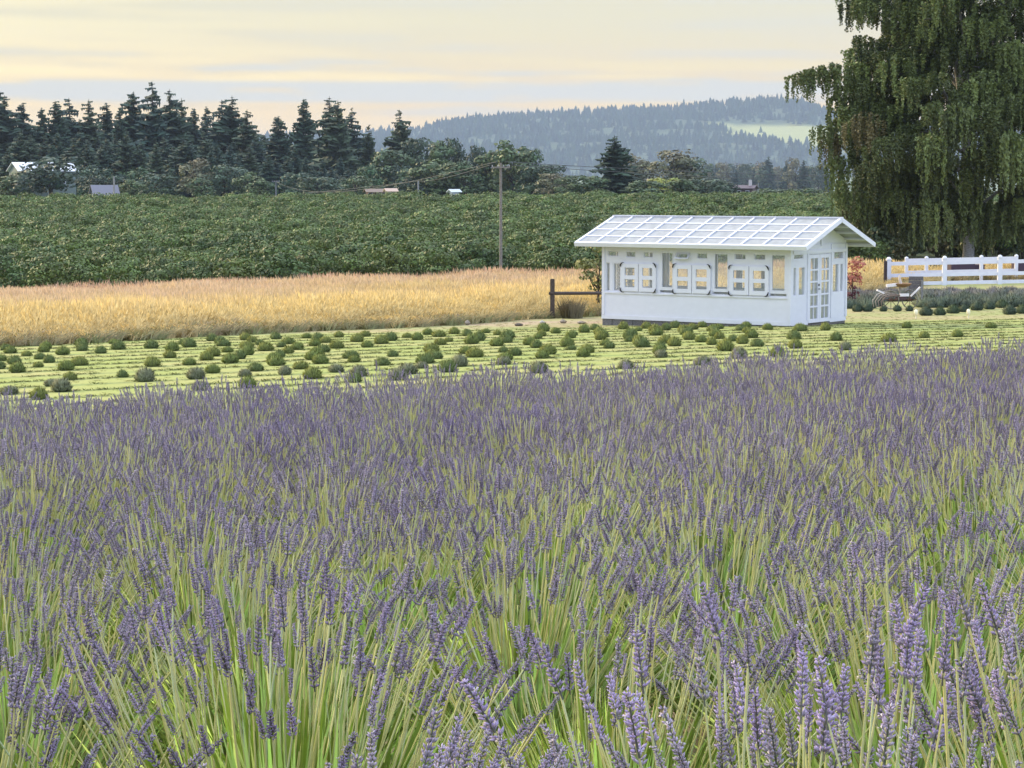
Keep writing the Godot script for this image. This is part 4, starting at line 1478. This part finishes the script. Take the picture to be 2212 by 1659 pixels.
func build_odds() -> void:
	rng.seed = 121
	for s in [[1171, 691, 14, 9, "white stone lying by the foot of the wooden post"], [1216, 689, 16, 10, "pale flat stone right of the wooden post"], [1255, 692, 20, 8, "tan stone on the bare earth left of the greenhouse"], [1010, 692, 12, 12, "pale stick-like stone at the left end of the bare earth"], [1120, 697, 22, 7, "dark low stone on the dirt path"]]:
		var d: float = 4.2 * F / (s[1] - 400.0)
		var at := onu(s[0], d)
		var w: float = s[2] / F * d
		var c: Color = L(0.72, 0.68, 0.6) if s[0] == 1171 else L(0.16, 0.13, 0.10) if s[0] == 1120 else L(0.5, 0.42, 0.33)
		var o := part("stone", stone_mesh(rng.randi() % 900, c), M.stone, self, at + Vector3(0, 0.0, 0))
		o.scale = Vector3(w, s[3] / F * d * 1.7, w * 0.8)
		tag(o, s[4], "stone")
	# pale plant markers
	for s in [[1976, 686, "small cream marker stake at the left end of the round bush row"], [2089, 676, "thin cream marker stake among the round bushes"]]:
		var d := 71.0
		var at := onu(s[0], d)
		var o := thing("marker_stake", s[2], "plant marker", at, 0.2)
		var mb := MB.new()
		mb.box(Vector3(0, 0.09, 0), Vector3(0.03, 0.24, 0.03), L(0.7, 0.66, 0.5))
		part("stake", mb.mesh(), M.paint, o)
		var cp := MB.new()
		cp.lathe([[0.0, 0.10], [0.05, 0.11], [0.065, 0.2], [0.05, 0.28], [0.0, 0.30]], 8, L(0.82, 0.78, 0.55))
		part("cap", cp.mesh(), M.paint, o)
	# shrub with red leaves right of the greenhouse
	var at := onu(1839, 80)
	var o := thing("red_shrub", "shrub with salmon red upper leaves and dark maroon lower leaves", "shrub", at)
	var mb := MB.new()
	rng.seed = 131
	for k in 9:
		var y := rnd(0.3, 1.6)
		var c := L(0.10, 0.025, 0.035) if y < 0.95 else L(0.40, 0.13, 0.08)
		blob(mb, Vector3(rnd(-0.22, 0.25), y, rnd(-0.25, 0.25)), Vector3(0.26, 0.26, 0.26), 60, 0.07, c)
	part("leaves", mb.mesh(), M.leaf, o)
	part("stem", trunk_mesh(1.4, 0.04, L(0.1, 0.06, 0.05)), M.bark, o)
	# olive shrub that leans out behind the greenhouse's left end
	at = onu(1292, 78)
	o = thing("olive_shrub", "olive yellow shrub leaning out behind the left end of the greenhouse", "shrub", at)
	mb = MB.new()
	for k in 26:
		var y := rnd(0.5, 2.5)
		blob(mb, Vector3(rnd(-0.55, 0.7) * (0.5 + 0.35 * y), y, rnd(-0.4, 0.4)), Vector3(0.3, 0.22, 0.3), 44, 0.09, L(0.24, 0.24, 0.06).lerp(L(0.15, 0.17, 0.05), rng.randf()))
	part("leaves", mb.mesh(), M.leaf, o)
	part("stem", limbs_mesh(2.4, 1.6, 0.06, L(0.12, 0.09, 0.06), 133), M.bark, o)
	# yellow-green hedge shrubs beyond the greenhouse roof's right end
	var hedge := []
	for k in 3:
		hedge.append(broad_crown(2.2, 2.6, [L(0.15, 0.16, 0.055), L(0.10, 0.12, 0.05), L(0.07, 0.10, 0.045)][k], 20, 0.14, 60, 140 + k, 0.1))
	rng.seed = 141
	var hl := ["yellow-green shrub just right of the greenhouse roof", "pale green shrub under the birch's left fringe", "dull green shrub left of the birch trunk", "dark shrub behind the birch trunk", "low shrub right of the birch trunk", "shrub behind the white fence at the right edge", "small dark shrub left of the wooden post by the fence"]
	var hs := [[1868, 118, 0, 1.0], [1905, 121, 0, 1.1], [1955, 123, 2, 1.15], [2060, 124, 1, 1.0], [2125, 123, 0, 1.1], [2195, 122, 2, 1.2], [1885, 112, 2, 0.8]]
	for k in hs.size():
		var p := onu(hs[k][0], hs[k][1])
		var s := thing("hedge_shrub", hl[k], "shrub", p, rnd(0, TAU), "shrubs round the foot of the birch")
		part("crown", hedge[hs[k][2]], M.leaf, s)
		part("stem", trunk_mesh(1.0, 0.05, L(0.1, 0.08, 0.06)), M.bark, s)
		s.scale = Vector3.ONE * hs[k][3] * 1.25
	# dark covered heaps in the yard behind the fence
	for s in [[2071, 100.5, 1.1, 0.40, "dark covered crate seen between the fence rails left of the big post"], [2101, 100.7, 0.7, 0.26, "low maroon bundle beside the dark crate behind the fence"], [2208, 100.4, 1.0, 0.42, "dark box behind the fence at the right edge"]]:
		var p := onu(s[0], s[1])
		var c := thing("covered_crate", s[4], "crate", p + Vector3(0, 0.36, 0), 0.1)
		var bx := MB.new()
		bx.box(Vector3(0, s[3] / 2, 0), Vector3(s[2], s[3], 0.7), L(0.05, 0.03, 0.05))
		bx.box(Vector3(0, -0.19, 0), Vector3(s[2] * 0.9, 0.38, 0.6), L(0.07, 0.06, 0.08))
		part("crate_body", bx.mesh(), M.paint, c)
		var lid := MB.new()
		lid.box(Vector3(0, s[3] + 0.02, 0), Vector3(s[2] + 0.06, 0.04, 0.76), L(0.09, 0.06, 0.08))
		part("lid", lid.mesh(), M.paint, c)
	farm_implement()
	sign_board()

func sign_board() -> void:
	var o := thing("notice_board", "grey weathered board on a pale post beside the old implement", "board", onu(1985, 80), -0.2)
	var mb := MB.new()
	for k in 3:
		mb.box(Vector3(-0.16, 0.72 + k * 0.152, 0), Vector3(0.52, 0.145, 0.03), L(0.22, 0.20, 0.20))
	part("panel", mb.mesh(), M.wood, o)
	var p := MB.new()
	p.box(Vector3(0.06, 0.42, 0.05), Vector3(0.07, 1.1, 0.06), L(0.42, 0.42, 0.40))
	part("post", p.mesh(), M.wood, o)

func farm_implement() -> void:
	var at := onu(1940, 78.5)
	var o := thing("farm_implement", "rusty old farm implement with a tan dished seat and curved pale tines", "farm implement", at, 0.35)
	var rust := L(0.20, 0.11, 0.07)
	var pale := L(0.62, 0.56, 0.48)
	for s in 2:
		var w := MB.new()
		var x := -0.34 if s == 0 else 0.42
		var pts := []
		var rad := []
		for k in 21:
			var a := TAU * k / 20.0
			pts.append(Vector3(0, 0.34 + 0.32 * sin(a), 0.32 * cos(a)))
			rad.append(0.022)
		w.tube(pts, rad, 5, L(0.34, 0.33, 0.27), null, false)
		for k in 8:
			var a := TAU * k / 8.0
			w.tube([Vector3(0, 0.34, 0), Vector3(0, 0.34 + 0.31 * sin(a), 0.31 * cos(a))], [0.012, 0.012], 4, rust)
		w.lathe([[0.0, -0.05], [0.05, -0.05], [0.05, 0.05], [0.0, 0.05]], 8, rust, Vector3(0, 0.34, 0))
		var o2 := part("wheel", w.mesh(), M.rust, o, Vector3(x, 0.0, 0.0))
		o2.rotation.y = 0.5
	var ax := MB.new()
	ax.tube([Vector3(-0.4, 0.34, 0), Vector3(0.48, 0.34, 0)], [0.03, 0.03], 6, rust)
	ax.tube([Vector3(0.05, 0.34, 0), Vector3(0.02, 0.55, 0.02), Vector3(0.0, 0.78, 0)], [0.035, 0.03, 0.025], 6, L(0.55, 0.50, 0.46))
	ax.box(Vector3(0.0, 0.40, 0.1), Vector3(0.34, 0.10, 0.2), L(0.16, 0.10, 0.12))
	part("frame", ax.mesh(), M.rust, o)
	var seat := MB.new()
	seat.lathe([[0.0, 0.80], [0.16, 0.79], [0.30, 0.83], [0.36, 0.91], [0.34, 0.92], [0.27, 0.86], [0.0, 0.83]], 16, L(0.42, 0.24, 0.11), Vector3(0.08, 0.0, 0))
	part("seat", seat.mesh(), M.rust, o)
	var lev := MB.new()
	lev.tube([Vector3(0.1, 0.9, -0.1), Vector3(0.05, 1.08, -0.1), Vector3(0.07, 1.2, -0.1)], [0.06, 0.05, 0.04], 7, pale)
	part("lever", lev.mesh(), M.paint, o)
	for k in 4:
		var t := MB.new()
		var z := -0.3 + 0.2 * k
		t.tube([Vector3(-0.1, 0.52, z), Vector3(-0.45, 0.62 - 0.04 * k, z), Vector3(-0.72, 0.52 - 0.02 * k, z), Vector3(-0.9, 0.3, z), Vector3(-0.86, 0.08, z)], [0.025, 0.025, 0.025, 0.02, 0.012], 5, pale.lerp(rust, 0.25 * k))
		part("tine", t.mesh(), M.rust, o)
	for b in [[Vector3(-0.38, 0.86, 0.1), Vector3(0.42, 0.10, 0.08), 0.08], [Vector3(-0.85, 0.64, 0.15), Vector3(0.3, 0.06, 0.06), -0.4], [Vector3(0.02, 0.52, 0.3), Vector3(0.36, 0.10, 0.06), 0.0], [Vector3(0.52, 0.62, 0.2), Vector3(0.5, 0.05, 0.05), 0.7]]:
		var mb := MB.new()
		mb.box(Vector3.ZERO, b[1], L(0.72, 0.68, 0.66))
		var q := part("bar", mb.mesh(), M.paint, o, b[0])
		q.rotation.z = b[2]


# ---------------------------------------------------------------- the lavender field
func spike_mesh(seed_: int, bloom: float) -> ArrayMesh:      # one flower spike, a unit long, growing up from its base
	rng.seed = seed_
	var mb := MB.new()
	mb.tube([Vector3(0, -0.25, 0), Vector3(0, 0.9, 0)], [0.022, 0.014], 4, L(0.25, 0.30, 0.17), null, false)
	var whorls := [-0.12, 0.05, 0.17, 0.28, 0.39, 0.50, 0.61, 0.71, 0.80, 0.88, 0.95]
	if rng.randf() < 0.5: whorls[0] = 0.0
	for w in whorls.size():
		var y: float = whorls[w]
		var f := float(w) / (whorls.size() - 1)
		var r := 0.075 * (1.0 - 0.55 * f)
		var count := 8 if w < 8 else 6
		for k in count:
			if rng.randf() < 0.1: continue
			var a := TAU * (k + rnd(-0.5, 0.5)) / count + w * 0.5
			var out := Vector3(cos(a), 0, sin(a))
			var b := Vector3(0, y + rnd(-0.022, 0.022), 0) + out * r * 0.35
			var len := 0.135 * (1.0 - 0.35 * f) * rnd(0.62, 1.3)
			var tip := b + out * len * 0.72 + Vector3(0, len * rnd(0.75, 1.0), 0)
			var rad := 0.028 * (1.0 - 0.3 * f)
			var g := rnd(0.75, 1.25)
			var lowc := Color(0.60 * g, 0.62 * g, 0.58 * g)       # grey-green calyx foot, violet mouth
			var midc := Color(1.0 * g, 0.93 * g, 1.0 * g)
			var d := (tip - b).normalized()
			var s := d.cross(Vector3.UP).normalized()
			var u := d.cross(s)
			var m := b.lerp(tip, 0.6)
			var base := mb.v.size()
			mb.v.append(b); mb.n.append((out - d * 0.6).normalized()); mb.c.append(lowc)
			for q in 4:
				var an := TAU * q / 4.0
				var nn := s * cos(an) + u * sin(an)
				mb.v.append(m + nn * rad); mb.n.append(nn); mb.c.append(midc)
			mb.v.append(tip); mb.n.append(d); mb.c.append(Color(0.72 * g, 0.60 * g, 0.95 * g))
			for q in 4:
				var q2 := (q + 1) % 4
				for z in [base, base + 1 + q2, base + 1 + q, base + 5, base + 1 + q, base + 1 + q2]:
					mb.i.append(z)
			if rng.randf() < bloom * (1.6 if w < 4 else 0.7):    # an open floret
				var fc := Color(1.6, 1.45, 2.0) if rng.randf() < 0.7 else Color(2.5, 2.5, 2.3)
				for p in 4:
					var pd := (s * cos(p * 1.57) + u * sin(p * 1.57)) * 0.045 + d * 0.04
					var px := pd.cross(d).normalized() * 0.022
					mb.trin(tip, tip + pd + px, tip + pd - px, (d + pd.normalized()).normalized(), fc, fc, fc)
	return mb.mesh()

func stem_mesh(seed_: int, bow: float) -> ArrayMesh:         # a unit-long flower stalk
	rng.seed = seed_
	var mb := MB.new()
	var pts := []
	var rad := []
	for k in 6:
		var t := k / 5.0
		pts.append(Vector3(bow * 4.0 * t * (1.0 - t), t, rnd(-0.004, 0.004)))
		rad.append(lerpf(0.0042, 0.0032, t))
	mb.tube(pts, rad, 4, L(0.85, 0.9, 0.7), L(1.0, 1.0, 1.1), false)
	return mb.mesh()

func foliage_mesh(seed_: int) -> ArrayMesh:                   # the leafy mound: upright narrow leaves
	rng.seed = seed_
	var mb := MB.new()
	for k in 1500:
		var a := rnd(0, TAU)
		var r := 0.30 * sqrt(rng.randf())
		var out := Vector3(cos(a), 0, sin(a))
		var b := out * r * 0.8 + Vector3(0, rnd(0.0, 0.20) * (1.0 - r), 0)
		var tip := b + out * rnd(0.02, 0.16) * (0.4 + r * 3.0) + Vector3(0, rnd(0.10, 0.24) * (1.15 - r), 0)
		var side := Vector3(-sin(a), 0, cos(a)).rotated(Vector3.UP, rnd(-1.2, 1.2)) * 0.0035
		var m := b.lerp(tip, 0.55) + Vector3(0, 0.012, 0)
		var g := rnd(0.6, 1.35)
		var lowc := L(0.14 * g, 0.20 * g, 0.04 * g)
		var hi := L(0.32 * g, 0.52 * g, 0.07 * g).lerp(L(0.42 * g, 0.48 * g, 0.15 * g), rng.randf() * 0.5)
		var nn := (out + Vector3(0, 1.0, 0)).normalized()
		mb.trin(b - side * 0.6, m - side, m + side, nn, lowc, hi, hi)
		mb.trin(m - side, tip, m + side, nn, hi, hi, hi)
	return mb.mesh()

func lean_basis(dir: Vector3, turn: float) -> Basis:
	var y := dir.normalized()
	var x := y.cross(Vector3(sin(turn), 0.01, cos(turn))).normalized()
	return Basis(x, y, x.cross(y))

func build_lavender() -> void:
	var spikes := []
	for k in 6:
		spikes.append(spike_mesh(801 + k, [0.03, 0.0, 0.10, 0.02, 0.16, 0.05][k]))
	var stems := [stem_mesh(821, 0.05), stem_mesh(822, 0.09), stem_mesh(823, 0.02)]
	var leaves := []
	for k in 4:
		leaves.append(foliage_mesh(831 + k))
	rng.seed = 151
	var fw := [[], [], [], [], [], []]
	var ft := [[], [], [], [], [], []]
	var sw := [[], [], []]
	var st := [[], [], []]
	var lw := [[], [], [], []]
	var lt := [[], [], [], []]
	var tagged := 0
	var big := 0
	for r in 12:
		var p := 2.95 + 1.655 * r
		var q := -8.0 + rnd(0, 0.5)
		var nth := 0
		while q < 24.0:
			var xd := from_row(p + rnd(-0.09, 0.09), q + rnd(-0.08, 0.08))
			q += rnd(0.68, 0.84) if r > 2 else rnd(0.74, 0.86)
			if xd.y < 1.2 or absf(xd.x) > 0.236 * xd.y + 1.1 + 0.03 * xd.y: continue
			if r == 1 and xd.x > 1.45: continue                    # a plant is missing here; the soil shows
			var at := on(xd.x, xd.y)
			var size := rnd(0.90, 1.12)
			if r == 0: size *= 1.05 if xd.x > 0.05 else 0.90
			var near := r < 3 and absf(xd.x) < 0.236 * xd.y + 0.25
			var root: Node3D = null
			var pf := [[], [], [], [], [], []]
			var pt := [[], [], [], [], [], []]
			var ps := [[], [], []]
			var pst := [[], [], []]
			if near:
				nth += 1
				var nthw: String = ["first", "second", "third", "fourth", "fifth", "sixth", "seventh"][mini(nth - 1, 6)]
				var roww: String = ["nearest", "second", "third"][r]
				root = thing("lavender_plant", "flowering lavender plant, %s from the left in the %s row" % [nthw, roww], "lavender", at, 0.0, "lavender plants of the front rows")
			var lk := rng.randi() % 4
			var lturn := rnd(0, TAU)
			var ls := size * (rnd(1.05, 1.25) if r > 3 else rnd(1.25, 1.45))
			if near:
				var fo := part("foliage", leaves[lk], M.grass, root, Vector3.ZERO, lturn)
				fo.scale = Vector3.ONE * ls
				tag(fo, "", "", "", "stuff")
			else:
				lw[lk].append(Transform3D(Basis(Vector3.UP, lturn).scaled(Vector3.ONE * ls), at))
				var g := rnd(0.8, 1.15)
				lt[lk].append(L(g, g, g))
			var hue := rng.randf()
			var lean := Vector3(rnd(-0.16, 0.16), 0, rnd(-0.12, 0.12))
			var count := int(rnd(190, 290))
			count = int(count * [0.80, 0.95, 1.0, 1.1, 1.15, 1.2, 1.3][mini(r, 6)])
			var bare: float = [0.28, 0.40, 0.32, 0.22, 0.14, 0.08, 0.04][mini(r, 6)]   # stalks that carry no flower
			if r == 0 and xd.x < 0.05: bare = 0.5
			var open_side := rng.randf() < 0.45
			for k in count:
				var a := rnd(0, TAU)
				var f := sqrt(rng.randf())
				var out := Vector3(cos(a), 0, sin(a))
				if open_side and r < 6 and out.z > 0.15 and f > 0.35 and rng.randf() < 0.72: continue
				var b := out * 0.14 * f + Vector3(0, 0.08, 0)
				var theta := f * 0.80 + rnd(-0.16, 0.16)           # the outer stalks lean out
				var dir := Vector3(cos(a) * sin(theta), cos(theta), sin(a) * sin(theta))
				dir = (dir + lean + Vector3(rnd(-0.16, 0.16), 0, rnd(-0.16, 0.16))).normalized()
				var len := rnd(0.50, 0.72) * size * (1.0 - 0.06 * f)
				var headless := rng.randf() < bare
				if headless: len *= rnd(0.55, 0.95)
				var tip := b + dir * len
				var j := rng.randi() % 3
				var bs := lean_basis(dir, atan2(-out.x, -out.z) + PI * 0.5)
				var stem_t := Transform3D(bs.scaled_local(Vector3.ONE * len), b)
				var sc := L(0.58, 0.56, 0.18).lerp(L(0.46, 0.55, 0.32), rng.randf()).lerp(L(0.68, 0.60, 0.22), rng.randf() * 0.4)
				var hd := (dir + Vector3(0, 0.14, 0) + Vector3(rnd(-0.2, 0.2), 0, rnd(-0.2, 0.2))).normalized()
				var hlen: float = rnd(0.044, 0.084) * ([1.22, 1.05, 1.0, 0.97, 1.0][mini(r, 4)])
				var kind := rng.randi() % 6
				var fat := hlen * rnd(0.95, 1.3)
				var head_t := Transform3D(lean_basis(hd, rnd(0, TAU)).scaled_local(Vector3(fat, hlen, fat)), tip)
				var tone := rnd(0.75, 1.25)
				var hc := L(0.35, 0.325, 0.37).lerp(L(0.235, 0.20, 0.32), rng.randf()).lerp(L(0.42, 0.395, 0.39), hue * 0.55)
				if r == 0: tone *= 1.1
				hc = Color(hc.r * tone, hc.g * tone, hc.b * tone)
				if headless:
					sc = sc.lerp(L(0.66, 0.60, 0.20), 0.5)
					if near:
						ps[j].append(stem_t)
						pst[j].append(sc)
					else:
						sw[j].append(Transform3D(stem_t.basis, stem_t.origin + at))
						st[j].append(sc)
					continue
				if near:
					var w := at + tip
					var dz := -w.z
					var inside := dz > 1.0 and absf(w.x / dz) < 0.228 and (EYE - w.y) / dz < 0.262
					if inside and big < 298 and r < 2 and rng.randf() < 0.75:
						big += 1
						var s := part("flower_spike", spikes[kind], spike_mat(hc), root)
						s.transform = head_t
					else:
						pf[kind].append(head_t)
						pt[kind].append(hc)
					ps[j].append(stem_t)
					pst[j].append(sc)
				else:
					fw[kind].append(Transform3D(head_t.basis, head_t.origin + at))
					ft[kind].append(hc)
					sw[j].append(Transform3D(stem_t.basis, stem_t.origin + at))
					st[j].append(sc)
			if near:
				for j in 3:
					copies("flower_stems", stems[j], M.stem, root, ps[j], pst[j])
				for j in 6:
					if pf[j].size(): copies("flower_spikes", spikes[j], M.flower, root, pf[j], pt[j])
	var o := thing("lavender_field", "dense grey-purple flowering lavender field filling the front of the view", "lavender")
	o.set_meta("kind", "stuff")
	var total := 0
	for j in 4:
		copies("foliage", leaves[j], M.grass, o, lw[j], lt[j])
	for j in 3:
		copies("flower_stems", stems[j], M.stem, o, sw[j], st[j])
	for j in 6:
		copies("flower_spikes", spikes[j], M.flower, o, fw[j], ft[j])
		total += fw[j].size()
	print("lavender spikes in the field ", total, ", single ones ", big)

var spike_mats := {}

func spike_mat(c: Color) -> StandardMaterial3D:              # a few shared tones
	var k := clampi(int((c.r - 0.15) / 0.055), 0, 6)
	if not spike_mats.has(k):
		var f := (0.18 + 0.055 * k) / 0.29
		spike_mats[k] = mat(L(0.29 * f, 0.25 * f, 0.345 * f), 0.75, 0.4)
	return spike_mats[k]
